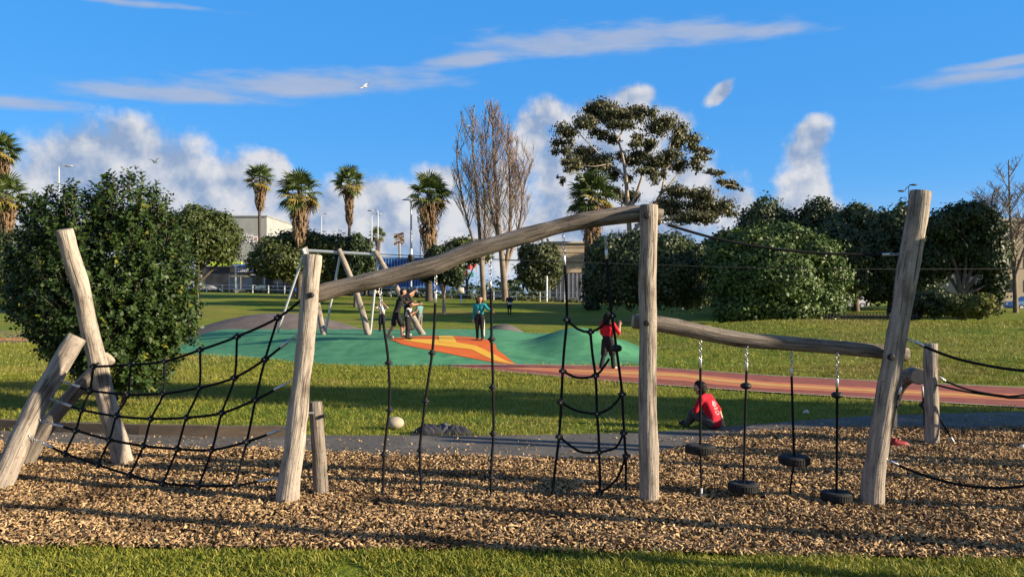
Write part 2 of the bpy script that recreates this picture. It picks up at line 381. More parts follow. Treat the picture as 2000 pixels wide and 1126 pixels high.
def strip(name, A, B, mat, surf, lift, n=60, m=6, parent=None, px=True, seg=.25):
    """a sheet lying on the ground between two edges given as pixels"""
    def res(E):
        if px: E = [hit(x, y, surf) for x, y in E]
        E = np.array([(p[0], p[1]) for p in E]); s = np.concatenate([[0], np.cumsum(np.hypot(*np.diff(E, axis=0).T))])
        t = np.linspace(0, s[-1], n); return np.stack([np.interp(t, s, E[:, 0]), np.interp(t, s, E[:, 1])], -1)
    a, b = res(A), res(B); t = np.linspace(0, 1, m)[:, None, None]
    Q = a[None]*(1-t)+b[None]*t; X, Y = Q[..., 0], Q[..., 1]; Z = surf(X, Y)+lift
    i = np.arange(n*m).reshape(m, n); Fq = np.stack([i[:-1, :-1], i[:-1, 1:], i[1:, 1:], i[1:, :-1]], -1).reshape(-1, 4)
    P = np.stack([X, Y, Z], -1)
    v1 = P[1, 0]-P[0, 0]; v2 = P[0, 1]-P[0, 0]
    if np.cross(v2, v1)[2] < 0: Fq = Fq[:, ::-1]
    return mk(name, P, Fq, mat, parent, smooth=True), a, b
# ground sheet to the horizon
xs = np.concatenate([np.arange(-1600, -130, 90), np.arange(-130, -34, 4), np.arange(-34, 46, .8), np.arange(46, 140, 4), np.arange(140, 1601, 90)])
ys = np.concatenate([np.arange(-200, 0, 20), np.arange(0, 4.5, .9), np.arange(4.5, 46, .5), np.arange(46, 130, 1.6), np.arange(130, 300, 10), np.arange(300, 2400, 100)])
tag(grid('ground', xs, ys, lambda x, y: H(x, y)-.006, MT['lawn']), kind='structure')
# road beyond the rail fence
xr = np.linspace(-110, 60, 70); X1 = np.stack([xr, y_fence(xr)+7.5], -1); X2 = np.stack([xr, y_fence(xr)+26], -1)
tag(strip('road', X1, X2, MT['road'], H, .02, 90, 6, px=False)[0], kind='structure')

# mulch bed and asphalt footpath
MF = [(-700,1062),(0,1068),(600,1072),(1000,1077),(1500,1086),(2000,1092),(2800,1100)]
MBk = [(-700,858),(0,864),(400,878),(800,889),(1100,897),(1260,893),(1330,875),(1420,850),(1500,840),(1700,836),(2000,838),(2800,840)]
GE = [(-700,828),(0,842),(300,849),(700,851),(1000,851),(1250,846),(1420,834),(1560,822),(1700,812),(2000,804),(2800,798)]
def flat(x, y): return np.zeros_like(np.asarray(x, float))
def bumps(x, y): return .022*np.sin(x*2.3+np.sin(y*1.7))*np.sin(y*3.1+1.3*np.sin(x*.9))+.018*np.sin(x*4.9+2*np.sin(y*2.2))*np.sin(y*5.7)
bed, mfr, mbk = strip('mulch_bed', MF, MBk, MT['mulch'], flat, .004, 120, 40); tag(bed, kind='structure')
nb = np.empty(len(bed.data.vertices)*3); bed.data.vertices.foreach_get('co', nb); nb = nb.reshape(-1, 3)
nb[:, 2] += bumps(nb[:, 0], nb[:, 1]); nb[:, 2] = np.maximum(nb[:, 2], .001); bed.data.vertices.foreach_set('co', nb.ravel())
fp, pfr, pbk = strip('footpath', [(x, y+4) for x, y in MBk], GE, MT['asphalt'], flat, .010, 120, 8); tag(fp, kind='structure')
# timber edging between path and lawn: boards laid end to end
er = thing('timber_edging', hit(280, 850), 'low weathered timber edging between the asphalt path and lawn by the bush', 'edging')
ep = [(-160,836),(-20,839),(130,845),(270,850),(420,853),(562,853)]
for i in range(len(ep)-1):
    a, b = hit(*ep[i], flat), hit(*ep[i+1], flat); d = (b-a).normalized(); L_ = (b-a).length; q = Matrix(((d.x, -d.y, 0), (d.y, d.x, 0), (0, 0, 1)))
    MB().box((a+b)/2+Vector((0, .05, .065)), (L_/2-.004, .045, .075+.004*(i % 2)), q).build('board', MT['timber_edge'], er)
tag(strip('soil_strip', [(60,842),(300,846),(560,845)], [(60,836),(300,838),(560,842)], MT['soil'], H, .012, 30, 3)[0], kind='structure')

# wood chips: one loose mass
def chips(xy, zbase, smin, smax, seed):
    r = np.random.default_rng(seed); n = len(xy); l = r.uniform(smin, smax, n); w = l*r.uniform(.2, .5, n); t = r.uniform(.003, .008, n)
    base = np.array([(-1,-1,0),(1,-.7,0),(.8,1,0),(-.9,.8,0),(-.6,-.5,1),(.7,-.2,1),(.4,.6,1),(-.7,.5,1)], float)
    V = base[None]*np.stack([l/2, w/2, t], -1)[:, None]; V = V+r.normal(0, .0018, V.shape)
    V[:, :, 2] += (V[:, :, 0]**2)*r.uniform(-4, 4, n)[:, None]
    a = r.uniform(0, 6.283, n); p = r.normal(0, .5, n); q = r.normal(0, .5, n)
    def rot(A, i, j, ang):
        c, s = np.cos(ang)[:, None], np.sin(ang)[:, None]; x = A[:, :, i]*c-A[:, :, j]*s; y = A[:, :, i]*s+A[:, :, j]*c; A[:, :, i] = x; A[:, :, j] = y
    rot(V, 1, 2, p); rot(V, 0, 2, q); rot(V, 0, 1, a)
    V[:, :, :2] += xy[:, None]; V[:, :, 2] += zbase[:, None]
    fq = np.array([(4,5,6,7),(0,1,5,4),(2,3,7,6)]); return V.reshape(-1, 3), (fq[None]+(np.arange(n)*8)[:, None, None]).reshape(-1, 4)
xg = mfr[:, 0]
def y_front(x): return np.interp(x, mfr[:, 0], mfr[:, 1])
def y_back(x): return np.interp(x, mbk[:, 0], mbk[:, 1])
def y_lawn(x): return np.interp(x, pbk[:, 0], pbk[:, 1])
pts = rng.uniform((-9, 5.5), (10, 12), (265000, 2))
vis = np.abs(pts[:, 0]) < pts[:, 1]*.625+2.2
dens = np.clip(1.0-(pts[:, 1]-6)*.085, .5, 1)
k = vis & (pts[:, 1] > y_front(pts[:, 0])-.02+.06*rng.normal(0, .35, len(pts))) & (pts[:, 1] < y_back(pts[:, 0])+.10*rng.normal(0, .5, len(pts))) & (rng.random(len(pts)) < dens)
p1 = pts[k]; zb1 = .006+.028*rng.random(len(p1))+np.maximum(0, bumps(p1[:, 0], p1[:, 1]))
p2 = rng.uniform((-9, 8.5), (10, 14), (9000, 2))
dd = p2[:, 1]-y_back(p2[:, 0])
k2 = (dd > 0) & (p2[:, 1] < y_lawn(p2[:, 0])+.15) & (rng.random(9000) < np.exp(-dd*1.9)+.22)
p2 = p2[k2]; Vc, Fcq = chips(np.concatenate([p1, p2]), np.concatenate([zb1, np.full(len(p2), .012)]), .018, .062, 3)
tag(mk('wood_chips', Vc, Fcq, MT['chip']), 'loose tan and brown wood chips covering the play area floor', 'wood chips', kind='stuff')

# grass blades
def blades(name, xy, z, h, wd, mat, label, seed, far=False):
    r = np.random.default_rng(seed); n = len(xy); hh = h*r.uniform(.5, 1.25, n)*(1+.5*np.sin(xy[:, 0]*5.1+np.sin(xy[:, 1]*7))*np.sin(xy[:, 1]*6.3+np.sin(xy[:, 0]*4))); a = r.uniform(0, 6.283, n); w = wd*r.uniform(.7, 1.3, n)
    lean = hh*r.uniform(.2, 1.4, n); b = r.uniform(0, 6.283, n)
    c = np.concatenate([xy, z[:, None]], 1); ax = np.stack([np.cos(a), np.sin(a), 0*a], -1); le = np.stack([np.cos(b), np.sin(b), 0*b], -1); up = np.array([0, 0, 1.])
    v0 = c-ax*w[:, None]; v1 = c+ax*w[:, None]; mid = c+le*(lean*.35)[:, None]+up*(hh*.6)[:, None]
    v2 = mid+ax*(w*.75)[:, None]; v3 = mid-ax*(w*.75)[:, None]; tip = c+le*lean[:, None]+up*hh[:, None]
    V = np.stack([v0, v1, v2, v3, tip], 1).reshape(-1, 3); o = (np.arange(n)*5)[:, None]
    T = np.concatenate([o+np.array([[0, 1, 2]]), o+np.array([[0, 2, 3]]), o+np.array([[3, 2, 4]])])
    if far: V = np.stack([v0, v1, tip], 1).reshape(-1, 3); T = np.arange(n*3).reshape(-1, 3)
    ob = mk(name, V, T, mat); return tag(ob, label, 'grass', kind='stuff')
def frustum(n, y0, y1, seed, mg=1.0):
    r = np.random.default_rng(seed); y = np.sqrt(r.uniform(y0*y0, y1*y1, n)); x = (r.random(n)*2-1)*(y*.625+mg); return np.stack([x, y], -1)
g1 = frustum(90000, 4.2, 6.3, 11, 2.2); g1 = g1[g1[:, 1] < y_front(g1[:, 0])+.05*np.random.default_rng(1).normal(0, .6, len(g1))]
cl = np.array([noise.noise(Vector((p[0]*3.1, p[1]*3.1, 0))) for p in g1]); g1 = g1[cl > -.62]
blades('grass_verge', g1, H(g1[:, 0], g1[:, 1])-.004, .042, .0046, MT['blade'], 'sunlit short grass verge in front of the wood chips', 5)
pe = None
NE = [(880,716),(1000,727),(1250,749),(1500,766),(1750,781),(2000,796),(2600,830)]; FE = [(880,713),(1000,712),(1250,716),(1500,734),(1750,747),(2000,758),(2600,782)]
ne = np.array([hit(x, y, flat)[:2] for x, y in NE]); fe = np.array([hit(x, y, flat)[:2] for x, y in FE])
def on_path(p): return (p[:, 1] > np.interp(p[:, 0], ne[:, 0][::1], ne[:, 1])-.1) & (p[:, 1] < np.interp(p[:, 0], fe[:, 0], fe[:, 1])+.1) & (p[:, 0] > -1.8)
g2 = frustum(130000, 10, 21, 12, 2.2); g2 = g2[(g2[:, 1] > y_lawn(g2[:, 0])+.02)]; g2 = g2[~on_path(g2) & (mound(g2[:, 0], g2[:, 1]) < 0)]
blades('lawn_grass', g2, H(g2[:, 0], g2[:, 1])-.01,   .058, .008, MT['bladefar'], 'mown lawn grass between the asphalt path and the red path', 6, True)
g3 = frustum(95000, 17, 40, 13, 2.2); g3 = g3[~on_path(g3) & (mound(g3[:, 0], g3[:, 1]) < 0) & (grey_big(g3[:, 0], g3[:, 1]) < 0) & (grey_small(g3[:, 0], g3[:, 1]) < 0)]
blades('hill_grass', g3, H(g3[:, 0], g3[:, 1])-.015, .078, .016, MT['bladefar'], 'longer rough grass over the low hill and the lawn beyond', 7, True)

# red rubber path with swooshes
tag(strip('play_path', NE, FE, MT['red_path'], flat, .012, 120, 8)[0], kind='structure')
for nm, E, s in (('path_kerb', NE, -1), ('path_kerb', FE, 1)):
    e = [hit(x, y, flat) for x, y in E]; o = [Vector((p.x, p.y+s*.09, 0)) for p in e]
    tag(strip(nm, e, o, MT['kerb'], flat, .02, 120, 2, px=False)[0], kind='structure')
def between(t, xs_):   # pixels a fraction t across the path at the given columns
    out = []
    for x, tt in zip(xs_, t):
        yn = np.interp(x, [p[0] for p in NE], [p[1] for p in NE]); yf = np.interp(x, [p[0] for p in FE], [p[1] for p in FE]); out.append((x, yn+(yf-yn)*tt))
    return out
xo = [985,1060,1130,1250,1330,1400,1500,1650,1800,2000,2300]
tag(strip('path_marking', between([.5,.35,.28,.30,.32,.22,.2,.25,.28,.30,.3], xo), between([.5,.78,.85,.78,.8,.72,.62,.6,.62,.66,.6], xo), MT['orange_path'], flat, .016, 120, 5)[0], kind='structure')
xo = [1090,1160,1250,1330,1400,1500,1650,1800,2000,2300]
tag(strip('path_marking', between([.5,.48,.50,.55,.42,.36,.36,.40,.42,.42], xo), between([.52,.60,.64,.70,.58,.50,.46,.50,.52,.5], xo), MT['yellow_path'], flat, .020, 120, 4)[0], kind='structure')
# strip of the same path behind the mounds and at the far left
tag(strip('play_path', [(560,652),(700,651),(850,651),(1010,652)], [(560,640),(700,641),(850,645),(1010,648)], MT['orange_path'], H, .014, 40, 4)[0], kind='structure')
tag(strip('play_path', [(-300,667),(0,669),(80,668),(330,664)], [(-300,642),(0,645),(80,653),(330,652)], MT['grey_rubber'], H, .014, 40, 5)[0], kind='structure')
tag(strip('path_marking', [(-300,664),(0,665.5),(80,665),(330,662)], [(-300,659),(0,660.5),(80,661.5),(330,660)], MT['orange_path'], H, .018, 40, 3)[0], kind='structure')
# play mounds
gm = thing('play_mound', (-3, 26, 0), 'low green rubber play mound with orange and yellow rays', 'mound')
xm = np.arange(-13, 5.6, .2); ym = np.arange(20.6, 36, .2)
Xm, Ym = np.meshgrid(xm, ym); keep = mound(Xm, Ym) > -.0119
o = grid('green_surface', xm, ym, mound, MT['green_rubber'])
# drop the cells that stay on the lawn
import bmesh
bm = bmesh.new(); bm.from_mesh(o.data); bmesh.ops.delete(bm, geom=[f for f in bm.faces if all(v.co.z < -.0118 for v in f.verts)], context='FACES'); bm.to_mesh(o.data); bm.free()
o.parent = gm; o.location = -gm.location
def ray_px(zx, zy): return (640+zx/5.263, 560+zy/5.263)
OU = [(630,540),(880,512),(1060,503),(1280,506),(1480,517),(1640,545),(1720,590),(1745,650),(1830,710),(1930,790)]
OL = [(630,540),(760,590),(900,622),(1060,650),(1250,688),(1430,725),(1640,765),(1760,785),(1860,796),(1932,800)]
strip('orange_ray', [ray_px(*p) for p in OL], [ray_px(*p) for p in OU], MT['orange_rubber'], mound, .010, 60, 12, gm)
YU = [(850,538),(1140,545),(1330,575),(1520,605),(1700,690),(1915,793)]; YL = [(760,550),(1040,590),(1300,625),(1480,645),(1700,755),(1925,799)]
strip('yellow_ray', [ray_px(*p) for p in YL], [ray_px(*p) for p in YU], MT['yellow_rubber'], mound, .016, 50, 8, gm)
strip('yellow_ray', [ray_px(1138,507), ray_px(1146,575)], [ray_px(1275,507), ray_px(1330,590)], MT['yellow_rubber'], mound, .020, 10, 8, gm)
for fn, c, lab, ex in ((grey_big, (-9.6, 33.5), 'wide grey rubber mound behind the green mound, left of the people', (5.8, 3.4)), (grey_small, (-.35, 34), 'small grey rubber hump behind the child in turquoise', (1.6, 1.8))):
    o = grid('rubber_hump', np.linspace(c[0]-ex[0], c[0]+ex[0], 48), np.linspace(c[1]-ex[1], c[1]+ex[1], 40), fn, MT['grey_rubber'])
    bm = bmesh.new(); bm.from_mesh(o.data); bmesh.ops.delete(bm, geom=[f for f in bm.faces if all(v.co.z < -.0098 for v in f.verts)], context='FACES')
    bmesh.ops.translate(bm, verts=bm.verts, vec=(-c[0], -c[1], 0)); bm.to_mesh(o.data); bm.free(); o.location = (c[0], c[1], 0)
    tag(o, lab, 'mound')
# ------------------------------------------------------------------ log climbing frame
def log(name, pts, radii, mat, parent, seed=0, wob=.16, n=20, bev=True):
    P = smooth_path(pts, .07); R = list(lerp_list(radii, len(P)))
    if bev:   # slightly eased ends
        d0 = (P[0]-P[1]).normalized(); d1 = (P[-1]-P[-2]).normalized()
        P = [P[0]+d0*.006]+P+[P[-1]+d1*.006]; R = [R[0]-.010]+R+[R[-1]-.010]
    mb = MB().tube(P, R, n, True, 0, wob, seed, 1)
    return mb.build(name, mat, parent, True, mats=[mat, MT['log_end']])
def bolt(name, px, py, d, parent, r=.026):
    c = W(px, py, d); mb = MB().tube([c+Vector((0, .03, 0)), c+Vector((0, -.012, 0)), c+Vector((0, -.018, 0))], [r, r, r*.7], 12)
    return mb.build(name, MT['rubber_black'], parent)
DF = 7.48
fr = thing('log_climber', W(1000, 980, DF)*1.0, 'weathered log climbing frame with three tall posts and two slanting beams', 'climbing frame')
fr.location.z = 0
postD = log('post', [W(560,990,7.44), W(566,930,7.45), W(576,860,7.46), W(585,780,7.47), W(594,700,7.48), W(602,630,7.49), W(607,560,7.5), W(612,498,7.5)], [.105,.098,.090,.086,.082,.080,.084,.082], MT['log_pale'], fr, 1)
postG = log('post', [W(1268,990,7.45), W(1267,900,7.45), W(1265,780,7.46), W(1266,660,7.46), W(1265,540,7.47), W(1267,470,7.47), W(1267,401,7.47)], [.092,.090,.084,.078,.082,.080,.082], MT['log'], fr, 2, .10)
postI = log('post', [W(1702,998,7.36), W(1706,930,7.36), W(1718,850,7.36), W(1730,780,7.36), W(1745,700,7.36), W(1758,620,7.36), W(1768,560,7.36), W(1780,490,7.36), W(1790,430,7.36), W(1798,374,7.36)], [.098,.096,.092,.088,.088,.090,.086,.092,.090,.094], MT['log'], fr, 3)
beamF = log('beam', [W(606,578,7.60), W(660,563,7.62), W(740,545,7.63), W(800,530,7.63), W(850,518,7.63), W(900,497,7.63), W(970,476,7.63), W(1040,456,7.63), W(1110,437,7.63), W(1180,425,7.62), W(1250,417,7.61), W(1292,424,7.60)], [.080,.080,.082,.082,.084,.080,.078,.078,.076,.074,.075,.074], MT['log_dark'], fr, 4, .14)
beamH = log('beam', [W(1237,627,7.60), W(1290,633,7.61), W(1340,642,7.61), W(1400,655,7.61), W(1460,664,7.6), W(1540,670,7.58), W(1620,677,7.55), W(1700,684,7.53), W(1772,692,7.52)], [.070,.072,.072,.070,.068,.066,.066,.066,.064], MT['log_dark'], fr, 5, .12)
for px, py, d in ((607,576,7.41),(1263,421,7.38),(1263,631,7.37),(1741,697,7.265)): bolt('bolt', px, py, d, fr)
st = thing('stump_post', W(624, 968, 7.70), 'short weathered log post bolted beside the leftmost tall post', 'post'); st.location.z = 0
log('log', [W(627,975,7.72), W(624,900,7.73), W(620,840,7.74), W(616,785,7.75)], [.068,.066,.064,.064], MT['log_dark'], st, 6, .12)
bolt('bolt', 632, 812, 7.68, st, .018)
MB().tube([W(598,806,7.58), W(612,806,7.68)], .012, 8).build('spacer', MT['steel'], st)
tri = thing('log_tripod', W(120, 905, 8.9), 'three leaning weathered logs crossed in front of the large bush', 'log tripod'); tri.location.z = 0
log('log', [W(243,912,9.15), W(230,860,9.08), W(210,790,8.98), W(192,715,8.88), W(172,630,8.76), W(158,560,8.66), W(142,510,8.58), W(126,449,8.5)], [.110,.104,.098,.094,.090,.088,.090,.086], MT['log_pale'], tri, 7, .10)
log('log', [W(-8,965,7.95), W(15,915,8.02), W(45,850,8.14), W(75,785,8.25), W(110,725,8.38), W(150,658,8.5)], [.112,.108,.112,.104,.098,.090], MT['log'], tri, 8, .16)
log('log', [W(42,915,9.1), W(80,850,9.1), W(120,795,9.12), W(170,740,9.14), W(214,697,9.16)], [.092,.088,.084,.080,.076], MT['log_dark'], tri, 9, .10)

# ------------------------------------------------------------------ ropes, chains, nodes
def rope(name, pts, parent, r=.0125, mat='rope', step=.05):
    return MB().tube(smooth_path(pts, step), r, 8).build(name, MT[mat], parent, True)
def chain(name, a, b, parent, link=.042, r=.0042):
    a, b = Vector(a), Vector(b); d = (b-a).normalized(); n = max(2, int((b-a).length/(link*.72))); mb = MB()
    s = d.orthogonal().normalized(); t = d.cross(s)
    for i in range(n):
        c = a.lerp(b, (i+.5)/n); u, w = (s, t) if i % 2 else (t, s)
        mb.torus(c, link*.52, r, w, 10, 5, M3=(d, u*.62, w))
    return mb.build(name, MT['steel'], parent, True)
def sleeve(name, a, b, parent, r=.0145, mat='steel'):
    a, b = Vector(a), Vector(b); c1 = a.lerp(b, .08); c2 = a.lerp(b, .92)
    return MB().tube([a, c1, c2, b], [r*.8, r, r, r*.8], 10).build(name, MT[mat], parent, True)
def node(name, p, parent, r=.030, axis=(0, -1, 0)):
    ax = Vector(axis).normalized(); mb = MB(); p = Vector(p)
    mb.ell(p, (r, r*.8, r)); mb.torus(p+ax*r*.55, r*.62, r*.26, ax, 12, 6); mb.tube([p-Vector((r*1.25, 0, 0)), p+Vector((r*1.25, 0, 0))], r*.55, 8); mb.tube([p-Vector((0, 0, r*1.2)), p+Vector((0, 0, r*1.2))], r*.55, 8)
    o = mb.build(name, MT['rubber_black'], parent, True)
    MB().tube([p+ax*r*.7, p+ax*r*1.02], r*.22, 8).build('rivet', MT['steel'], o)
    return o
# the climbing net between the tripod and the left post
net = thing('climbing_net', W(330, 945, 7.9), 'black rope climbing net sagging between leaning logs and tall post', 'net'); net.location.z = 0
NODES = [[(183,715),(255,712),(322,705),(391,683),(463,657),(543,620)], [(175,762),(250,770),(319,768),(389,757),(458,737),(518,701)],
         [(160,800),(227,812),(295,817),(364,815),(433,806),(499,780)], [(148,840),(214,858),(280,870),(346,876),(414,878),(482,862)],
         [(127,885),(191,907),(254,927),(318,943),(388,948),(460,947)]]
dl = [8.28,8.15,8.02,7.88,7.74,7.60]
def nd_pt(i, j):
    x, y = NODES[i][j]; return W(x, y, dl[j]-.03*i)
LEFT = [None, (117,742,8.33), (98,778,8.25), (72,818,8.16), (52,850,8.08)]; RIGHT = [(604,572,7.48), (578,655,7.50), (572,742,7.46), (562,834,7.44), (548,932,7.42)]
for i in range(5):
    P = [nd_pt(i, j) for j in range(6)]; R_ = W(*RIGHT[i])
    if LEFT[i]:
        L_ = W(*LEFT[i]); chain('chain', L_, L_.lerp(P[0], .45), net); sleeve('sleeve', L_.lerp(P[0], .43), L_.lerp(P[0], .68), net); head = [L_.lerp(P[0], .62)]
    else: head = [P[0]+Vector((-.08, .25, .01))]
    if i == 0: tail = [R_]
    else: chain('chain', P[5].lerp(R_, .72), R_, net); sleeve('sleeve', P[5].lerp(R_, .5), P[5].lerp(R_, .74), net); tail = [P[5].lerp(R_, .55)]
    rope('rope', head+P+tail, net)
for j in range(6):
    rope('rope', [nd_pt(i, j) for i in range(5)], net, .0115)
    for i in range(5): node('knot', nd_pt(i, j), net, .028)

# hanging ropes with disc steps
def hanging(label, top, sl, pts, discs, d, end_peg=False):
    t = thing('hanging_rope', W(pts[-1][0], pts[-1][1], d), label, 'rope', 'climbing ropes hanging from the high beam')
    a = W(*top, d); b = W(*sl[0], d); c = W(*sl[1], d)
    chain('chain', a, b, t); sleeve('sleeve', b, c, t)
    rope('rope', [b.lerp(c, .7)]+[W(x, y, d) for x, y in pts], t)
    for x, y in discs:
        p = W(x, y, d); mb = MB(); mb.tube([p-Vector((0, 0, .012)), p-Vector((0, 0, .005)), p+Vector((0, 0, .005)), p+Vector((0, 0, .012))], [.028, .038, .038, .028], 16); mb.tube([p-Vector((0, 0, .03)), p+Vector((0, 0, .03))], .020, 10)
        mb.build('disc_step', MT['rubber_black'], t, True)
    p = W(*pts[-1], d); MB().ell(p, (.022, .022, .03)).build('end_stop', MT['rubber_black'], t, True)
hanging('black climbing rope with disc steps nearest the leftmost tall post', (742,555), ((745,597),(747,612)), [(750,640),(757,690),(761,750),(760,800),(754,850),(750,890),(748,962)], [(759,708),(761,800),(750,887)], 7.6)
hanging('black climbing rope with disc steps, middle of the three', (851,537), ((851,573),(850,592)), [(848,640),(844,690),(836,745),(830,790),(824,840),(820,880),(824,978)], [(844,689),(831,783),(821,879)], 7.6)
hanging('black climbing rope with disc steps just left of the small hanging net', (957,505), ((958,549),(958,563)), [(960,610),(960,662),(962,710),(963,760),(964,845),(960,900),(959,966)], [(960,662),(962,756),(963,846),(959,932)], 7.6)
# small hanging net
hn = thing('hanging_net', W(1150, 968, 7.6), 'small black rope ladder net hanging from the high beam beside the middle post', 'net'); hn.location.z = 0
def w(x, y): return W(x, y, 7.6)
chain('chain', w(1100,458), w(1102,500), hn); sleeve('sleeve', w(1102,499), w(1103,518), hn); chain('chain', w(1183,462), w(1184,488), hn); sleeve('sleeve', w(1184,487), w(1185,506), hn)
rope('rope', [w(1103,512), w(1106,570), w(1107,624), w(1102,680), w(1099,724), w(1096,785), w(1092,852), w(1084,915), w(1078,970)], hn)
rope('rope', [w(1153,648), w(1157,690), w(1163,733), w(1165,770), w(1166,807), w(1169,845), w(1170,882), w(1172,925), w(1171,962)], hn)
rope('rope', [w(1185,500), w(1189,560), w(1195,617), w(1200,650), w(1204,682), w(1210,725), w(1215,769), w(1217,810), w(1219,845), w(1222,890), w(1223,957)], hn)
for P_ in ([(1107,624),(1128,642),(1153,648),(1178,635),(1196,614)], [(1099,724),(1128,737),(1163,733),(1180,715),(1190,700)], [(1095,785),(1125,801),(1166,807),(1196,793),(1215,769)],
           [(1092,852),(1120,874),(1140,883),(1170,882),(1203,873),(1218,845)], [(1080,968),(1110,977),(1140,974),(1171,962),(1204,935),(1222,892)]):
    rope('rope', [w(*q) for q in P_], hn, .0115)
for q in ((1107,624),(1153,648),(1196,616),(1099,724),(1163,733),(1095,785),(1166,807),(1215,769),(1092,852),(1170,882),(1218,845),(1223,889),(1080,968),(1171,962)): node('knot', w(*q), hn, .028)
MB().tube([w(1204,686), w(1204,683), w(1204,676), w(1204,673)], [.03, .05, .05, .03], 16).build('disc_step', MT['rubber_black'], hn, True)
# tyre steps on ropes under the low beam
def tyre_mesh(parent, c, R=.136):
    prof = [(.45, -.85), (.78, -1.0), (.97, -.82), (1.0, -.4), (1.0, .4), (.97, .82), (.78, 1.0), (.45, .85), (.30, .62), (.0, .60)]; h = .042
    n = 28; V = []; Fc = []
    for r_, z_ in prof[:-1]:
        for j in range(n): t = 2*math.pi*j/n; V.append(Vector(c)+Vector((R*r_*math.cos(t), R*r_*math.sin(t), h*z_)))
    k = len(prof)-1
    Fc = [(i*n+j, i*n+(j+1) % n, (i+1)*n+(j+1) % n, (i+1)*n+j) for i in range(k-1) for j in range(n)]
    Fc.append(tuple(range(n))[::-1]); Fc.append(tuple((k-1)*n+j for j in range(n)))
    o = mk('tyre', V, Fc, MT['tyre'], parent, smooth=True)
    mb = MB()   # raised tread blocks
    for j in range(36):
        t = 2*math.pi*j/36; q = Matrix.Rotation(t, 3, 'Z'); mb.box(Vector(c)+q @ Vector((R*1.005, 0, 0)), (.004, .0075, h*.62), q)
    mb.build('tread', MT['tyre'], o); return o
def tyre_rope(label, x, ytop, sl, ty, tx, tail, pod=None, peg=False, d=7.56):
    t = thing('tyre_step', W(tx, tail[1], d), label, 'tyre step', 'tyre steps hanging from the low beam')
    chain('chain', W(x, ytop, d), W(x, sl[0], d), t); sleeve('sleeve', W(x, sl[0]-1, d), W(x, sl[1], d), t)
    pts = [W(x, sl[1]-4, d), W((x+tx)/2, (sl[1]+ty)/2, d), W(tx, ty-8, d)]; rope('rope', pts, t, .0115)
    tyre_mesh(t, W(tx, ty, d))
    if pod:
        p = W(x+(tx-x)*.2, pod, d); MB().ell(p, (.052, .052, .032), 16, 10).build('hand_grip', MT['rubber_black'], t, True)
    if peg:
        q = W(tail[0], tail[1]-25, d); rope('rope', [W(tx, ty+8, d), q], t, .010); MB().tube([q, W(*tail, d)], .010, 8).build('ground_peg', MT['peg'], t)
    else: rope('rope', [W(tx, ty+8, d), W((tx+tail[0])/2-2, (ty+tail[1])/2, d), W(*tail, d)], t, .010)
tyre_rope('highest of the four tyre steps, nearest the middle post', 1368, 664, (700,718), 876, 1368, (1370,977), peg=True)
tyre_rope('low tyre step with oval grip, second from the middle post', 1458, 674, (708,724), 950, 1452, (1453,982), 753, True)
tyre_rope('raised tyre step without a grip, third from the middle post', 1546, 682, (720,735), 898, 1551, (1543,980))
tyre_rope('lowest tyre step with oval grip, beside the rightmost tall post', 1635, 690, (740,758), 968, 1634, (1634,982), 771, False, 7.40)
# hand ropes
hr = thing('hand_rope', W(1300, 438, 7.5), 'black hand rope strung between the tops of the middle and rightmost posts', 'rope')
chain('chain', W(1290,431,7.52), W(1306,440,7.51), hr); rope('rope', [W(1304,439,7.5), W(1400,466,7.46), W(1500,484,7.43), W(1600,494,7.41), W(1700,497,7.39), W(1728,497,7.38)], hr); sleeve('sleeve', W(1722,497,7.38), W(1738,496.5,7.38), hr); chain('chain', W(1737,496.5,7.38), W(1764,496,7.37), hr)
hr = thing('hand_rope', W(1770, 662, 7.34), 'black hand rope leaving the rightmost tall post at mid height towards the edge', 'rope')
chain('chain', W(1766,660,7.3), W(1788,668,7.3), hr); sleeve('sleeve', W(1787,667,7.3), W(1805,676,7.3), hr); rope('rope', [W(1802,675,7.3), W(1850,694,7.25), W(1910,710,7.2), W(2000,723,7.1), W(2100,718,7.0), W(2300,690,6.8)], hr)
hr = thing('hand_rope', W(1735, 898, 7.3), 'low black rope leaving the foot of the rightmost tall post', 'rope')
chain('chain', W(1726,894,7.3), W(1740,901,7.3), hr); sleeve('sleeve', W(1739,900,7.3), W(1756,908,7.3), hr); rope('rope', [W(1753,907,7.3), W(1800,926,7.25), W(1870,945,7.2), W(1940,952,7.15), W(2000,948,7.1), W(2100,930,7.0), W(2300,870,6.8)], hr)
# the frame goes on to the right, out of view
pr = thing('log_post', (5.8, 6.75, 0), 'weathered log post at the far end of the hand ropes', 'post')
log('log', [(5.8,6.75,-.05),(5.75,6.75,1.2),(5.6,6.75,3.0)], [.095,.09,.085], MT['log'], pr, 21)
pr = thing('log_post', (7.0, 4.15, 0), 'tall weathered log post nearest the grass verge', 'post')
log('log', [(7.0,4.15,-.05),(7.0,4.15,2.0),(7.05,4.15,4.2)], [.10,.09,.075], MT['log'], pr, 22)
pr = thing('log_post', (6.4, 5.4, 0), 'leaning weathered log post beside the tall one', 'post')
log('log', [(6.4,5.3,-.05),(6.5,5.3,1.2),(6.6,5.3,2.6)], [.10,.09,.08], MT['log'], pr, 23)
for i, (x, y, h) in enumerate(((7.2,7.6,2.2),(7.4,8.6,2.7),(9.0,7.9,3.2),(8.6,9.4,2.4))):
    pr = thing('log_post', (x, y, 0), ['short','sturdy','tallest','slim'][i]+' log post of the far rope course', 'post')
    log('log', [(x,y,-.05),(x+.1*(i-1),y,h/2),(x-.1,y,h)], [.095,.09,.08], MT['log'], pr, 24+i)
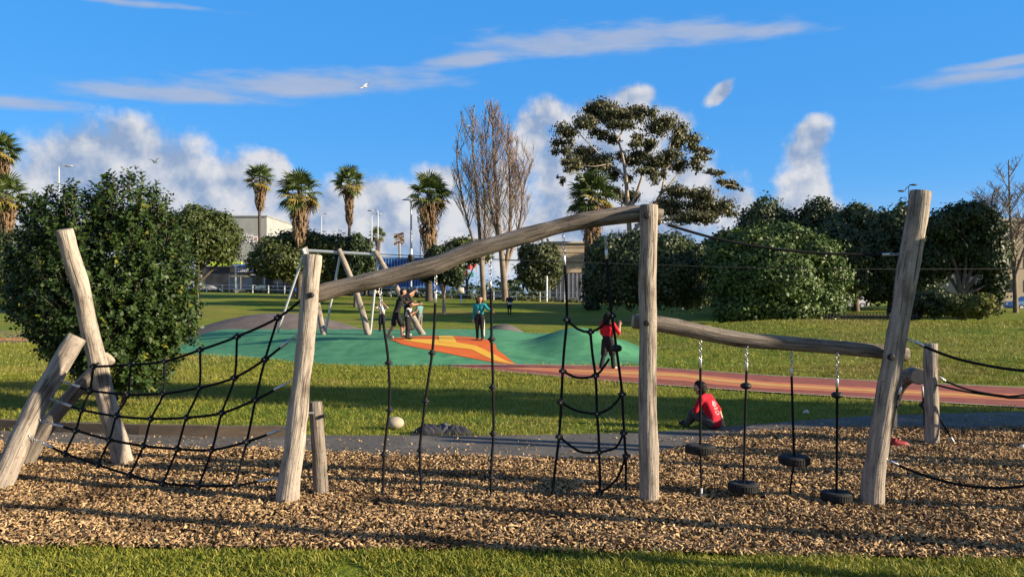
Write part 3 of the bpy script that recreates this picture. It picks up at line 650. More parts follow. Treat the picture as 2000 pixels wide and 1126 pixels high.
# far post, bent log and short rope ladders on the right
jp = thing('stump_post', W(1820, 870, 10.2), 'short thick log post standing right of the rightmost tall post', 'post'); jp.location.z = 0
log('log', [W(1820,876,10.2), W(1820,800,10.2), W(1818,730,10.2), W(1818,671,10.2)], [.088,.085,.083,.082], MT['log'], jp, 10, .08)
hr = thing('hand_rope', W(1836, 737, 10.2), 'upper of two black ropes tied to the short thick log post', 'rope'); sleeve('sleeve', W(1834,735,10.1), W(1847,744,10.1), hr); rope('rope', [W(1845,743,10.1), W(1890,760,10), W(1950,771,9.9), W(2000,771,9.8), W(2200,740,9.6)], hr)
hr = thing('hand_rope', W(1836, 750, 10.2), 'lower of two black ropes tied to the short thick log post', 'rope'); rope('rope', [W(1828,751,10.1), W(1880,763,10), W(1950,773,9.95), W(2000,776,9.9), W(2200,760,9.6)], hr)
hr = thing('anchor_rope', W(1862, 862, 10.2), 'short black guy rope staked right of the short thick log post', 'rope'); rope('rope', [W(1828,805,10.2), W(1850,842,10.1), W(1860,858,10.05)], hr, .012); sleeve('sleeve', W(1857,853,10.05), W(1863,864,10.04), hr)
bl = thing('bent_log', W(1745, 852, 11.2), 'bent grey log on a pale leg seen behind the rightmost tall post', 'log beam'); bl.location.z = 0
log('beam', [W(1740,790,11.6), W(1752,757,11.5), W(1768,738,11.3), W(1783,732,11.0), W(1795,735,10.6)], [.10,.105,.105,.105,.105], MT['log_dark'], bl, 11, .08)
log('leg', [W(1744,853,11.4), W(1744,810,11.45), W(1744,775,11.5)], [.055,.055,.055], MT['log_pale'], bl, 12, .06)
for q in ([(1763,745),(1756,770),(1748,800),(1738,860)], [(1800,745),(1803,775),(1805,800),(1807,848)]):
    P_ = [W(x, y, 10.9) for x, y in q]; chain('chain', P_[0], P_[0].lerp(P_[1], .5), bl); sleeve('sleeve', P_[0].lerp(P_[1], .4), P_[1], bl); rope('rope', P_[1:], bl, .014); node('knot', P_[1].lerp(P_[2], .6), bl, .045)
# red shoes left on the chips
for i, (px, py) in enumerate(((1740,872),(1757,874))):
    c = hit(px, py, flat); t = thing('shoe', c+Vector((0, 0, .02)), ('dark red shoe half hidden behind the rightmost tall post' if i == 0 else 'dark red shoe lying in the open on the wood chips'), 'shoe', 'pair of red shoes')
    mb = MB(); mb.tube([c+Vector((-.11, 0, .055)), c+Vector((-.09, 0, .06)), c+Vector((-.03, 0, .058)), c+Vector((.04, 0, .048)), c+Vector((.09, 0, .04)), c+Vector((.115, 0, .036))], [.02, .042, .043, .040, .036, .014], 12)
    mb.tube([c+Vector((-.07, 0, .06)), c+Vector((-.06, 0, .12))], [.036, .032], 12); mb.build('upper', MT['shoe_red'], t, True)
    MB().box(c+Vector((0, 0, .018)), (.115, .040, .012)).build('sole', MT['white_paint'], t)
# boulder, clothes
def lump(name, c, r, mat, label, cat, seed, amp=.1, f=4):
    mb = MB().ell((0, 0, 0), r, 24, 16); V = []
    for v in mb.V:
        q = Vector(v); V.append(Vector(c)+q*(1+amp*noise.noise(q*f+Vector((seed, 0, 0)))))
    return tag(mk(name, V, mb.F, mat, smooth=True, loc=(c[0], c[1], 0)), label, cat)
c = hit(770, 838, flat); lump('boulder', c+Vector((0, .05, .085)), (.125, .11, .085), MT['stone'], 'smooth pale boulder on the lawn edge beside dark clothes', 'boulder', 3, .12)
c = hit(858, 846, flat); cl = thing('clothes_pile', c, 'crumpled dark jacket and clothes dropped on the lawn edge', 'clothes')
def cloth(name, cx, cy, rx, ry, hgt, mat, seed):
    n = 26; V = []; Fc = []
    for i in range(n):
        for j in range(n):
            u, v_ = i/(n-1)*2-1, j/(n-1)*2-1; rr = 1+.35*noise.noise(Vector((math.atan2(v_, u)*1.2, seed, 0))); fo = .55+.55*noise.noise(Vector((u*1.3+seed, v_*1.3, 1)))+.28*(1-abs(noise.noise(Vector((u*2.4+v_*1.2, v_*1.6, seed))))*2)
            e = max(0, 1-(u*u+v_*v_)**1.2); V.append(c+Vector((cx+u*rx*rr, cy+v_*ry*rr, .012+hgt*fo*e)))
    Fc = [(i*n+j, (i+1)*n+j, (i+1)*n+j+1, i*n+j+1) for i in range(n-1) for j in range(n-1)]
    o = mk(name, V, Fc, MT[mat], cl, smooth=True); m_ = o.modifiers.new('thickness', 'SOLIDIFY'); m_.thickness = .012; return o
cloth('jacket', -.13, 0, .22, .15, .17, 'cloth_dark', 1.3); cloth('sleeve', .06, .03, .16, .12, .15, 'cloth_grey', 4.1); cloth('trousers', .22, -.02, .19, .11, .13, 'cloth_dark', 7.7)
c = hit(1997, 876, flat); lump('paper_scrap', c+Vector((0, 0, .03)), (.045, .03, .022), MT['white_paint'], 'white paper scrap on the wood chips at the far edge', 'litter', 9, .5, 22)
c = hit(1574, 808, H); lump('paper_scrap', c+Vector((0, 0, .03)), (.05, .03, .03), MT['white_paint'], 'white paper scrap on the lawn near the low beam ropes', 'litter', 5, .5, 22)
# ------------------------------------------------------------------ foliage tools
def rand_unit(r, n):
    v = r.normal(size=(n, 3)); return v/np.linalg.norm(v, axis=1, keepdims=True)
def nrm(v): return v/np.maximum(np.linalg.norm(v, axis=-1, keepdims=True), 1e-9)
def leaf_quads(P, A, Nn, L, Wd, fold=.25):
    """folded diamond leaves: P base, A axis, Nn face normal"""
    A = nrm(A); S_ = nrm(np.cross(A, Nn)); Nn = np.cross(S_, A); L = np.asarray(L)[:, None]; Wd = np.asarray(Wd)[:, None]
    tip = P+A*L-Nn*L*.12; m = P+A*L*.45; l = m-S_*Wd+Nn*Wd*fold; r_ = m+S_*Wd+Nn*Wd*fold
    V = np.stack([P, r_, tip, l], 1).reshape(-1, 3); return V, np.arange(len(V)).reshape(-1, 4)
def blob_leaves(blobs, n, size, seed, droop=.35, inner=.18, aspect=.36, shell=.72):
    """leaves spread over ellipsoid clumps given as (centre, radii)"""
    r = np.random.default_rng(seed); cs = np.array([b[0] for b in blobs], float); rs = np.array([b[1] for b in blobs], float)
    wgt = (rs[:, 0]*rs[:, 2]+rs[:, 0]*rs[:, 1]); k = r.choice(len(blobs), n, p=wgt/wgt.sum()); u = rand_unit(r, n)
    rad = np.where(r.random(n) < inner, r.uniform(.2, shell, n), r.uniform(shell, 1.06, n)); rad = np.where(r.random(n) < .10, r.uniform(1.0, 1.34, n), rad); rad *= 1+.16*np.sin(u[:, 0]*7+k)*np.cos(u[:, 2]*6+k*2.1)
    P = cs[k]+u*rs[k]*rad[:, None]; out = nrm(u/rs[k]); Nn = nrm(out+.75*rand_unit(r, n)+np.array([0, 0, .35]))
    A = nrm(np.cross(Nn, rand_unit(r, n))+np.array([0, 0, -droop])); L = size*r.uniform(.6, 1.35, n)
    return leaf_quads(P, A, Nn, L, L*aspect*r.uniform(.8, 1.2, n))
def dome_blobs(c, R, n, seed, lobe=.30, low=-.35):
    """clumps over the surface of a dome crown"""
    r = np.random.default_rng(seed); out = [(np.array(c, float), np.array(R, float)*.62)]
    for i in range(n):
        z = low+(1-low)*(i+.5)/n; t = 2.39996*i+r.uniform(-.4, .4); q = math.sqrt(max(0, 1-z*z)); k = r.uniform(.66, .86); s = lobe*r.uniform(.7, 1.3)
        out.append((np.array(c)+np.array([q*math.cos(t), q*math.sin(t), z])*np.array(R)*k, np.array(R)*s*np.array([1, 1, .8])))
    return out
def limb_mesh(mb, base, fork, tips, r0, seed=0, n=7):
    rr = random.Random(seed); base, fork = Vector(base), Vector(fork)
    mb.tube(smooth_path([base, base.lerp(fork, .5)+Vector((rr.uniform(-.1, .1), 0, 0)), fork], .4), list(np.linspace(r0, r0*.72, len(smooth_path([base, base.lerp(fork, .5), fork], .4)))), n)
    for t in tips:
        t = Vector(t); mid = fork.lerp(t, .45)+Vector((rr.uniform(-.1, .1), rr.uniform(-.1, .1), -.08*(t-fork).length*rr.random()))*1.0
        P = smooth_path([fork-(fork-base).normalized()*.1, mid, t], .5); mb.tube(P, list(np.linspace(r0*rr.uniform(.4, .6), r0*.10, len(P))), 6)
def tree(name, label, cat, px, ybase, d, blobs, nleaf, size, lmat, seed, r0=.25, group=None, fork_h=.25, bark='bark', zbase=None, ntips=9, **k):
    zb = float(H((px-1000)/F*d, d)) if zbase is None else zbase
    base = Vector(((px-1000)/F*d, d, zb)); t = thing(name, base, label, cat, group)
    top = max(b[0][2]+b[1][2] for b in blobs); fork = base+Vector((0, 0, (top-zb)*fork_h))
    rr = random.Random(seed); tips = [Vector(b[0]) for b in rr.sample(blobs, min(ntips, len(blobs)))]
    mb = MB(); limb_mesh(mb, base-Vector((0, 0, .1)), fork, tips, r0, seed); mb.build('trunk', MT[bark], t, True)
    V, Q = blob_leaves(blobs, int(nleaf*1.5), size*.78, seed, **k); mk('crown', V, Q, MT[lmat], t); return t
def pxblob(x, y, rx, ry, d, dd=0, deep=1.0):
    c = W(x, y, d+dd); return (np.array(c), np.array([rx, rx*deep, ry])/F*d)
def dome_px(x, y0, y1, half, d, n, seed, deep=1.0, **k):
    """dome crown filling a box of photo pixels: centre column, top row, bottom row, half width"""
    c = W(x, (y0*.52+y1*.48), d); return dome_blobs(c, (half/F*d*.95, half/F*d*deep, (y1-y0)/2/F*d*.95), n, seed, **k)

# the large glossy bush on the left: upright shoots with whorled leaves
def bush():
    r = np.random.default_rng(21); d = 13.6; base = Vector(((222-1000)/F*d, d, 0)); t = thing('bush', base, 'large glossy dark green bush behind the leaning logs', 'bush')
    ells = [pxblob(215,590,150,150,d,0,1.0), pxblob(112,545,78,112,d,0,1.2), pxblob(150,450,80,72,d,0,1.2), pxblob(258,420,62,70,d,0,1.2), pxblob(292,560,86,150,d,0,1.2), pxblob(240,705,95,72,d,0,1.0), pxblob(68,598,46,42,d,0,1.0), pxblob(330,620,50,80,d,0,1.2), pxblob(180,655,90,70,d,0,1.0), pxblob(98,440,44,36,d,0,1.2)]
    Ps = []; As = []; Ns = []; Ls = []; yg = []; tw = MB()
    cs = np.array([e[0] for e in ells]); rs = np.array([e[1] for e in ells]); n = 5200
    k = r.choice(len(ells), n, p=(rs[:, 0]*rs[:, 2])/(rs[:, 0]*rs[:, 2]).sum()); u = rand_unit(r, n); u[:, 1] = np.where(r.random(n) < .3, -np.abs(u[:, 1]), u[:, 1])
    rad = np.where(r.random(n) < .3, r.uniform(.4, .8, n), r.uniform(.8, .98, n)); S0 = cs[k]+u*rs[k]*rad[:, None]
    sh = nrm(u*.75+np.array([0, 0, .75])+.25*rand_unit(r, n))
    # tall whips standing above the crown
    wh = [(245,335,110),(228,350,90),(268,352,80),(290,355,70),(205,385,60),(240,370,70),(300,385,50),(160,380,40),(130,395,40),(258,360,90),(238,350,90),(275,370,60),(90,410,40),(325,405,40)]
    for (x, y, l) in wh:
        tip = np.array(W(x, y, d+r.uniform(-.3, .3))); S0 = np.vstack([S0, tip-np.array([0, 0, l/F*d])]); sh = np.vstack([sh, nrm(np.array([[r.uniform(-.08, .08), r.uniform(-.1, .1), 1.]]))])
    for i in range(len(S0)):
        whip = i >= n; ln = (wh[i-n][2]/F*d) if whip else r.uniform(.12, .30); m = int(ln/.035)+3
        tw_a, tw_b = Vector(S0[i]), Vector(S0[i]+sh[i]*ln)
        if whip or i % 3 == 0: tw.tube([tw_a-Vector(sh[i])*.15, tw_b], [.006, .003], 4, False)
        young = r.random() < .05
        for j in range(m):
            p = S0[i]+sh[i]*ln*(j+.5)/m; a = 2.4*j+i; o1 = np.cross(sh[i], [1, 0, 0]); o1 /= np.linalg.norm(o1); o2 = np.cross(sh[i], o1)
            rad_ = o1*math.cos(a)+o2*math.sin(a); Ps.append(p); As.append(rad_*.8+sh[i]*r.uniform(.15, .9)); Ns.append(sh[i]*.9-rad_*.35+.35*r.normal(size=3)); Ls.append(r.uniform(.055, .100)*(.7 if whip else 1)); yg.append(young and j > m*.4)
    Ps, As, Ns, Ls, yg = map(np.array, (Ps, As, Ns, Ls, yg)); Ns = nrm(Ns)
    for nm, sel, mt in (('foliage', ~yg, 'bush_leaf'), ('young_leaves', yg, 'bush_young')):
        V, Q = leaf_quads(Ps[sel], As[sel], Ns[sel], Ls[sel], Ls[sel]*.33); mk(nm, V, Q, MT[mt], t)
    tw.build('twigs', MT['bark'], t)
    mb = MB()
    for j in range(7):
        a = j*.9; ca, sa = math.cos(a), math.sin(a); q = base+Vector((ca*.12, sa*.12, -.03))
        mb.tube(smooth_path([q, q+Vector((ca*.15, sa*.15, .5)), q+Vector((ca*.7, sa*.5, 1.5)), q+Vector((ca*1.0, sa*.7, 2.4))], .2), .03, 6)
    mb.build('stem', MT['bark'], t, True)
bush()
# ------------------------------------------------------------------ park trees
PT = 'trees around the park lawn'
tree('round_tree', 'neat rounded olive green tree right behind the large bush', 'tree', 385, 570, 62, dome_px(388,398,545,78,62,34,1,low=-.6), 15000, .30, 'leaf_round', 31, .25, PT, .3)
tree('spreading_tree', 'spreading tree with forked pale trunk left of the tall posts, near the bus', 'tree', 572, 575, 88,
     [pxblob(548,486,48,28,88), pxblob(592,472,50,24,88,1), pxblob(645,482,42,24,88), pxblob(512,512,30,24,88), pxblob(565,510,50,28,88,-1.5), pxblob(620,520,50,36,88,1), pxblob(670,505,26,28,88), pxblob(540,525,30,18,88,-1), pxblob(660,545,26,26,88,2)], 17000, .40, 'leaf_olive', 32, .30, PT, .2, 'bark_pale')
tree('upright_tree', 'dark upright oval tree behind the log frames of the zip line', 'tree', 694, 590, 74, dome_px(694,452,575,42,74,26,3,low=-.8), 9000, .32, 'leaf_dark', 33, .2, PT, .2)
tree('small_tree', 'small round tree with short pale forked trunk in front of the truck', 'tree', 867, 593, 66, dome_px(867,476,572,44,66,24,4,low=-.7), 9000, .28, 'leaf_dark', 34, .16, PT, .28, 'bark_pale')
tree('leaning_conifer', 'feathery olive tree leaning beside the beige warehouse wall', 'tree', 1040, 588, 92, [pxblob(1055,500,35,26,92), pxblob(1075,525,24,22,92), pxblob(1035,530,26,24,92), pxblob(1060,548,28,16,92), pxblob(1030,490,18,14,92)], 7000, .42, 'leaf_conifer', 35, .2, PT, .3)
tree('low_tree', 'low dark rounded tree between bare poplars and palm', 'tree', 912, 588, 96, [pxblob(905,480,35,16,96), pxblob(930,495,30,18,96), pxblob(885,500,24,18,96)], 4200, .42, 'leaf_olive', 36, .2, PT, .3)
tree('pohutukawa_tree', 'wide dark tree with low limbs directly behind the middle post', 'tree', 1270, 616, 54,
     [pxblob(1190,490,40,32,54), pxblob(1245,475,42,26,54,1), pxblob(1300,485,45,30,54,-1), pxblob(1350,505,42,34,54), pxblob(1390,530,32,40,54,1), pxblob(1170,545,34,42,54), pxblob(1220,555,48,40,54,-1), pxblob(1290,555,48,42,54,-2), pxblob(1350,570,42,30,54,-1), pxblob(1240,520,50,40,54,-1.5), pxblob(1310,525,50,40,54,-2)], 24000, .27, 'leaf_blue', 37, .34, PT, .12)
tree('broad_green_tree', 'broad mid green tree reaching the ground left of the picket fence', 'tree', 1530, 634, 49,
     [pxblob(1470,475,55,32,49), pxblob(1530,465,55,30,49,1), pxblob(1585,495,50,36,49), pxblob(1620,540,40,45,49), pxblob(1600,590,52,38,49,-1), pxblob(1520,550,70,60,49,-2), pxblob(1440,540,55,50,49,-1), pxblob(1410,500,34,34,49), pxblob(1460,600,60,34,49,-1.5), pxblob(1535,605,62,28,49,-2), pxblob(1500,510,55,38,49,-1.5)], 30000, .26, 'leaf_mid', 38, .3, PT, .1)
for i, (x, y0, y1, hw, d, lab, mt) in enumerate(((1420,455,610,60,63,'dark tree filling the gap left of the broad green tree','leaf_dark'), (1500,396,590,72,72,'dark tree crown rising behind the broad green tree','leaf_blue'), (1600,396,585,74,70,'dark dense tree right behind the broad green tree','leaf_dark'),
        (1632,440,600,62,60,'dark tree hard against the broad green tree on its right','leaf_blue'), (1738,408,615,60,62,'dark tree between the white car and rightmost post','leaf_blue'), (1672,398,572,76,66,'tall dark tree above the white parked car','leaf_blue'), (1775,402,612,70,68,'dark tree hidden partly by the top of the rightmost post','leaf_dark'))):
    tree('dark_tree', lab, 'tree', x, 600, d, dome_px(x,y0,y1,hw,d,34,40+i,low=-.8,lobe=.36), 19000, .36, mt, 50+i, .3, PT, .3)
tree('dark_tree', 'black green tree with fanning bare trunks right of the rightmost post', 'tree', 1878, 618, 58,
     [pxblob(1845,440,34,32,58), pxblob(1890,420,42,26,58), pxblob(1925,450,34,34,58), pxblob(1870,475,48,36,58,1), pxblob(1930,500,36,40,58), pxblob(1830,500,32,40,58,1), pxblob(1945,545,22,34,58), pxblob(1925,580,30,34,58,1), pxblob(1885,505,40,30,58,1.5)], 17000, .30, 'leaf_dark', 60, .35, PT, .22, 'bark', None, 9)
for x, y0, y1, hw, d, lab, mt, s in ((1822,560,632,52,47,'grey green shrub behind the crest of the grass hill','leaf_blue',70), (1880,568,634,46,46,'dense grey green shrub beside the yellow green one','leaf_olive',71), (1912,572,630,30,44,'small yellow green shrub at the end of the shrub row','leaf_fresh',72), (1770,585,634,30,48,'dark low shrub behind the rightmost tall post','leaf_dark',73)):
    tree('shrub', lab, 'shrub', x, 634, d, dome_px(x,y0,y1,hw,d,22,s,low=-.5), 7000, .17, mt, s, .08, 'shrubs beyond the grass hill', .2, zbase=.2)
tree('dark_tree', 'dark tree under the palms at the left edge', 'tree', 18, 560, 84, [pxblob(20,480,34,30,84), pxblob(-15,500,40,50,84), pxblob(45,515,22,40,84), pxblob(15,540,50,30,84)], 6500, .36, 'leaf_dark', 75, .3, PT, .2)
# out of view: narrow conifer, and a tree added to shade the far lawn
for i, (x, y, zc, hz, w_, nl, lab) in enumerate(((27,7.0,7.2,6.2,1.5,3600,'tall narrow conifer right of the play area, beyond the view'), (45,50,13.5,5.2,4.8,11000,'unseen high-crowned tree added beyond the view to shade the far lawn'))):
    b = dome_blobs((x, y, zc), (w_, w_, hz), 30, 80+i, low=-.8); tree('shade_tree', lab, 'tree', 1000+x/y*F, 0, y, b, nl, .38, 'leaf_dark', 80+i, .3, PT, .2)

# eucalyptus with open clumped crown
def gum():
    d = 98; base = Vector(((1232-1000)/F*d, d, .6)); t = thing('gum_tree', base, 'tall gum tree with open clumped crown and bare limbs', 'tree', PT)
    B = [(1215,212,50,20),(1160,222,40,18),(1125,245,34,18),(1100,285,20,14),(1180,262,26,14),(1130,300,34,18),(1175,318,34,18),(1240,305,34,18),(1305,248,38,24),(1335,278,36,20),(1290,312,40,18),(1350,318,30,15),(1380,300,20,12),(1250,272,22,12),
         (1210,345,24,16),(1094,350,9,9),(1280,342,30,14),(1395,335,15,8),(1422,356,20,9),(1442,366,10,7),(1325,380,40,20),(1385,392,40,22),(1300,405,28,18),(1350,424,44,14),(1410,412,26,16),(1200,372,18,14),(1240,385,22,16),(1150,350,22,12),(1115,320,20,12),(1270,285,20,12),(1190,232,40,16),(1260,220,22,14)]
    rr = random.Random(5); blobs = []
    for (x, y, rx, ry) in B:
        dd = rr.uniform(-3.5, 3.5)
        for q in range(6): blobs.append(pxblob(x+rr.uniform(-.85, .85)*rx, y+rr.uniform(-.75, .75)*ry, rx*rr.uniform(.35, .75), ry*rr.uniform(.4, .85), d, dd+rr.uniform(-1.2, 1.2), 1.0))
    V, Q = blob_leaves(blobs, 48000, .33, 91, droop=.9, inner=.65, aspect=.27); mk('crown', V, Q, MT['leaf_gum'], t)
    mb = MB(); w_ = lambda x, y, dd=0: W(x, y, d+dd)
    for P_, r0, r1 in (([(1232,600),(1231,520),(1230,460),(1226,400),(1222,340)], .42, .22), ([(1228,410),(1240,385),(1252,350),(1262,320)], .22, .10), ([(1231,460),(1262,420),(1290,380),(1300,330),(1310,270)], .26, .08), ([(1222,345),(1215,300),(1205,270),(1190,240)], .2, .06),
            ([(1222,345),(1190,320),(1160,290),(1130,260)], .16, .05), ([(1240,440),(1280,432),(1330,425),(1390,412)], .20, .06), ([(1290,380),(1320,345),(1345,310)], .14, .05), ([(1205,275),(1225,240),(1250,215)], .12, .04), ([(1190,320),(1150,325),(1115,310)], .1, .03), ([(1226,400),(1200,385),(1170,355)], .12, .04),
            ([(1350,420),(1390,380),(1420,360),(1440,366)], .09, .03), ([(1262,320),(1280,290),(1300,260)], .1, .04), ([(1160,290),(1120,290),(1100,290)], .07, .03), ([(1130,335),(1105,345),(1094,350)], .06, .02), ([(1300,330),(1340,300),(1375,300)], .08, .03), ([(1280,432),(1330,440),(1370,425),(1420,405)], .10, .03)):
        Q_ = smooth_path([w_(x, y, rr.uniform(-1, 1)) for x, y in P_], .8); mb.tube(Q_, list(np.linspace(r0, r1, len(Q_))), 7)
    mb.build('trunk', MT['bark_pale'], t, True)
gum()

# bare winter trees
def bare_tree(label, px, d, stems, ytop, half, seed, mat, up=.8, nb=(30, 11, 7), widest=.45, bark='bark_limb', ln0=.30):
    """stems: pixel polylines with start and end radius; side branches fill the crown outline"""
    r = random.Random(seed); bx_ = (px-1000)/F*d; base = Vector((bx_, d, float(H(bx_, d)))); t = thing('bare_tree', base, label, 'tree', 'leafless winter trees')
    h = (HZ-ytop)/F*d+CH-base.z; R = half/F*d; mb = MB(); tw = MB(); axis = stems[0][0]
    def cx_(z): y = HZ-(z-CH)/d*F; return (np.interp(-y, [-q[1] for q in axis], [q[0] for q in axis])-1000)/F*d
    def env(z): z = min(max(z, 0), 1); return R*(.3+.7*min(1, z/widest) if z < widest else max(.05, ((1-z)/(1-widest))**.65))
    def side(pts, ln, rad, lev, lo):
        k = len(pts)-1
        for i in range(int(nb[lev]*r.uniform(.85, 1.15))):
            f = r.uniform(lo, .99); j = min(int(f*k), k-1); p = pts[j].lerp(pts[j+1], f*k-j); a = r.uniform(0, 6.283); out = Vector((math.cos(a), math.sin(a), 0)); dd = (pts[j+1]-pts[j]).normalized()
            dr = (out*r.uniform(.5, 1.0)+dd*.4+Vector((0, 0, up))).normalized(); zc = (p.z-base.z)/h; ho = Vector((dr.x, dr.y, 0)); l = (h*ln0*(1.1-.6*f) if lev == 0 else ln*r.uniform(.35, .65))*r.uniform(.7, 1.1)
            off = Vector((p.x-cx_(p.z), p.y-d, 0)); room = env(zc+.3*l/h)-off.dot(ho.normalized()); l = min(l, max(room, .12*R)/max(ho.length, .1)*1.2); l = min(l, max(.4, (h-(p.z-base.z))*1.05))
            m_ = 4 if lev == 0 else 2; q = p.copy(); P_ = [p]
            for s in range(m_): dr = (dr+Vector((r.uniform(-.14, .14), r.uniform(-.14, .14), .10*up))).normalized(); q = q+dr*l/m_; P_.append(q.copy())
            r1 = max(rad*.38*(1-.5*f), .05 if lev == 0 else .024 if lev == 1 else .017); (mb if lev == 0 else tw).tube(P_, list(np.linspace(r1, max(r1*.35, .012), m_+1)), 5 if lev == 0 else 3, False)
            if lev < 2 and l > .5: side(P_, l, r1, lev+1, .15)
    for P_, ra, rb in stems:
        Q_ = smooth_path([W(x, y, d+(r.uniform(-.5, .5) if i else 0)) for i, (x, y) in enumerate(P_)], 1.2); mb.tube(Q_, list(np.linspace(ra, rb, len(Q_))), 8, False); side(Q_, h, ra*.6, 0, .22)
    mb.build('trunk', MT[bark], t, True); tw.build('twigs', MT[mat], t); return t
MT['bark_limb'] = M('bark_limb', (.15,.115,.085), (.27,.215,.165), 1.2, .9, .4, 8)
bare_tree('grey leafless poplar, slimmer and left of its brown neighbour', 944, 87, [([(945,594),(941,520),(936,440),(928,340),(922,270),(926,206)],.30,.05), ([(942,530),(948,440),(944,340),(938,250)],.2,.04), ([(941,520),(918,450),(900,370),(892,290),(905,230)],.16,.04)], 203, 52, 3, 'bark_twig', .85, (17, 8, 5), .5)
bare_tree('brown leafless poplar with dense twigs, right of its grey neighbour', 986, 84, [([(987,594),(982,520),(972,420),(966,320),(960,197)],.36,.05), ([(985,540),(996,450),(996,360),(990,270)],.22,.05), ([(984,530),(1012,450),(1020,380),(1006,300)],.2,.04), ([(984,500),(962,420),(952,340),(948,260)],.18,.04)], 194, 62, 4, 'bark_twig_red', .9, (17, 9, 5), .42)
bare_tree('leafless pale tree at the right edge beside the beige building', 1984, 62, [([(1984,622),(1982,540),(1976,470),(1972,400),(1970,312)],.2,.04), ([(1982,540),(2010,460),(2035,380)],.14,.03), ([(1980,510),(1955,450),(1935,400)],.10,.03)], 306, 85, 6, 'bark_twig', .45, (16, 8, 5), .62, 'bark_limb', .26)

# ------------------------------------------------------------------ fan palms
def fan_mesh(name, mat, seed, pet=1.0, rad=1.15):
    r = random.Random(seed); mb = MB(); n = 17; m = 0
    mb.tube([(0, 0, 0), (pet*.5, 0, .06), (pet, 0, .02)], [.035, .025, .02], 4, False)
    for i in range(n):
        a = math.radians(-112+224*i/(n-1)); L_ = rad*(.72+.28*math.cos(a*.6))*r.uniform(.9, 1.08); w_ = .055*rad; ca, sa = math.cos(a), math.sin(a)
        def q(s, off, z): return (pet+ca*s-sa*off, sa*s+ca*off, z)
        dr = r.uniform(.10, .45); mb.add([q(.02, -.012, .02), q(.02, .012, .02), q(L_*.6, w_, .03), q(L_*.6, 0, .09), q(L_*.6, -w_, .03), q(L_, 0, .02-dr)], [(0, 1, 2, 3), (0, 3, 4), (3, 2, 5), (4, 3, 5)])
    me = bpy.data.meshes.new(name); me.from_pydata(mb.V, [], mb.F); me.materials.append(MT[mat]); return me
FAN = {k: [fan_mesh('frond', k, s) for s in (1, 2, 3)] for k in ('frond', 'frond_yellow', 'frond_dead')}
def palm(label, px, ytop, half, d, sk_bot, sk_half, ybase, seed, tr=.22, lush=30, vine=False, zbase=None):
    """ytop crown top, half crown half width, sk_bot row where the dead skirt ends; all in photo pixels"""
    r = random.Random(seed); sc = half/F*d/2.05; x = (px-1000)/F*d; zb = float(H(x, d)) if zbase is None else zbase
    base = Vector((x, d, zb)); t = thing('fan_palm', base, label, 'palm', 'fan palms along the road'); ctr = W(px, ytop, d); ctr.z -= 2.0*sc; hub = ctr.copy()
    mb = MB(); n = 12; pts = [base+Vector((.15*math.sin(i*.5+seed)*sc*i/n, 0, (hub.z-zb)*i/n)) for i in range(n)]+[hub+Vector((0, 0, .3*sc))]
    mb.tube(pts, [tr*1.25]+[tr*(1.05-.02*i) for i in range(1, n+1)], 10, True, 0, .12, seed); mb.build('trunk', MT['palm_trunk'], t, True)
    for i in range(lush):
        f = (i+.5)/lush; el = math.radians(84-128*f**.85+r.uniform(-7, 7)); az = 2.39996*i+r.uniform(-.3, .3); kind = 'frond' if f < .66 or r.random() < .45 else ('frond_yellow' if f < .9 else 'frond_dead')
        o = bpy.data.objects.new('frond', r.choice(FAN[kind])); C.objects.link(o); o.parent = t; o.location = hub-base+Vector((0, 0, .25*sc*(1-2*f)))
        o.rotation_euler = (r.uniform(-.5, .5), -el, az); s = sc*r.uniform(.95, 1.22); o.scale = (s, s, s)
    # dead skirt
    top = hub.z-.25*sc; bot = W(px, sk_bot, d).z; V = []; Fq = []; rs = sk_half/F*d; N_ = int(210*max(.35, (top-bot)/3.6)); mbk_ = MB()
    for i in range(N_):
        f = r.random(); z = top-(top-bot)*.82*f; a = r.uniform(0, 6.283); R0 = rs*(1-.62*f)*r.uniform(.35, .8); dv = Vector((math.cos(a), math.sin(a), 0)); sd_ = Vector((-math.sin(a), math.cos(a), 0)); ln = sc*r.uniform(.7, 1.5); wd = sc*r.uniform(.05, .14); c0 = Vector((x, d, z))
        p0 = c0+dv*R0*.7; p1 = c0+dv*(R0+.22*sc)+Vector((0, 0, -ln*.4)); p2 = c0+dv*(R0+.10*sc*r.uniform(-1, 1.6))+Vector((0, 0, -ln))
        mbk_.add([p0-sd_*wd*.3, p0+sd_*wd*.3, p1+sd_*wd, p1+dv*wd*.5, p1-sd_*wd, p2+sd_*wd*r.uniform(-.3, .3)], [(0, 1, 2, 3), (0, 3, 4), (3, 2, 5), (4, 3, 5)])
    mbk_.build('dead_skirt', MT['frond_dead'], t)
    if vine:
        b = [(np.array((x, d, zb+.6+i*1.0)), np.array((.75-.03*i, .75-.03*i, .8))) for i in range(6)]; V, Q = blob_leaves(b, 2600, .3, seed); mk('vine', V, Q, MT['vine'], t)
    return t
palm('slender tall palm against the cloud, its trunk rising by the grey building', 508, 322, 29, 128, 410, 16, 560, 1, .26, 30)
palm('thick skirted palm above the spreading tree', 585, 335, 43, 86, 478, 27, 570, 2, .34)
palm('tall palm with thin trunk above the dark upright tree', 682, 327, 32, 112, 440, 12, 570, 3, .22, 32)
palm('large shaggy palm left of the bare poplars', 838, 341, 43, 84, 500, 30, 595, 4, .34)
palm('dark palm in front of the gum tree with vine on its trunk', 1156, 338, 50, 72, 512, 30, 597, 5, .34, 34, True)
palm('upper palm crown at the left edge', 4, 262, 34, 112, 350, 22, 560, 6, .3)
palm('sunlit lower palm at the left edge', 14, 344, 40, 88, 470, 22, 560, 7, .32)
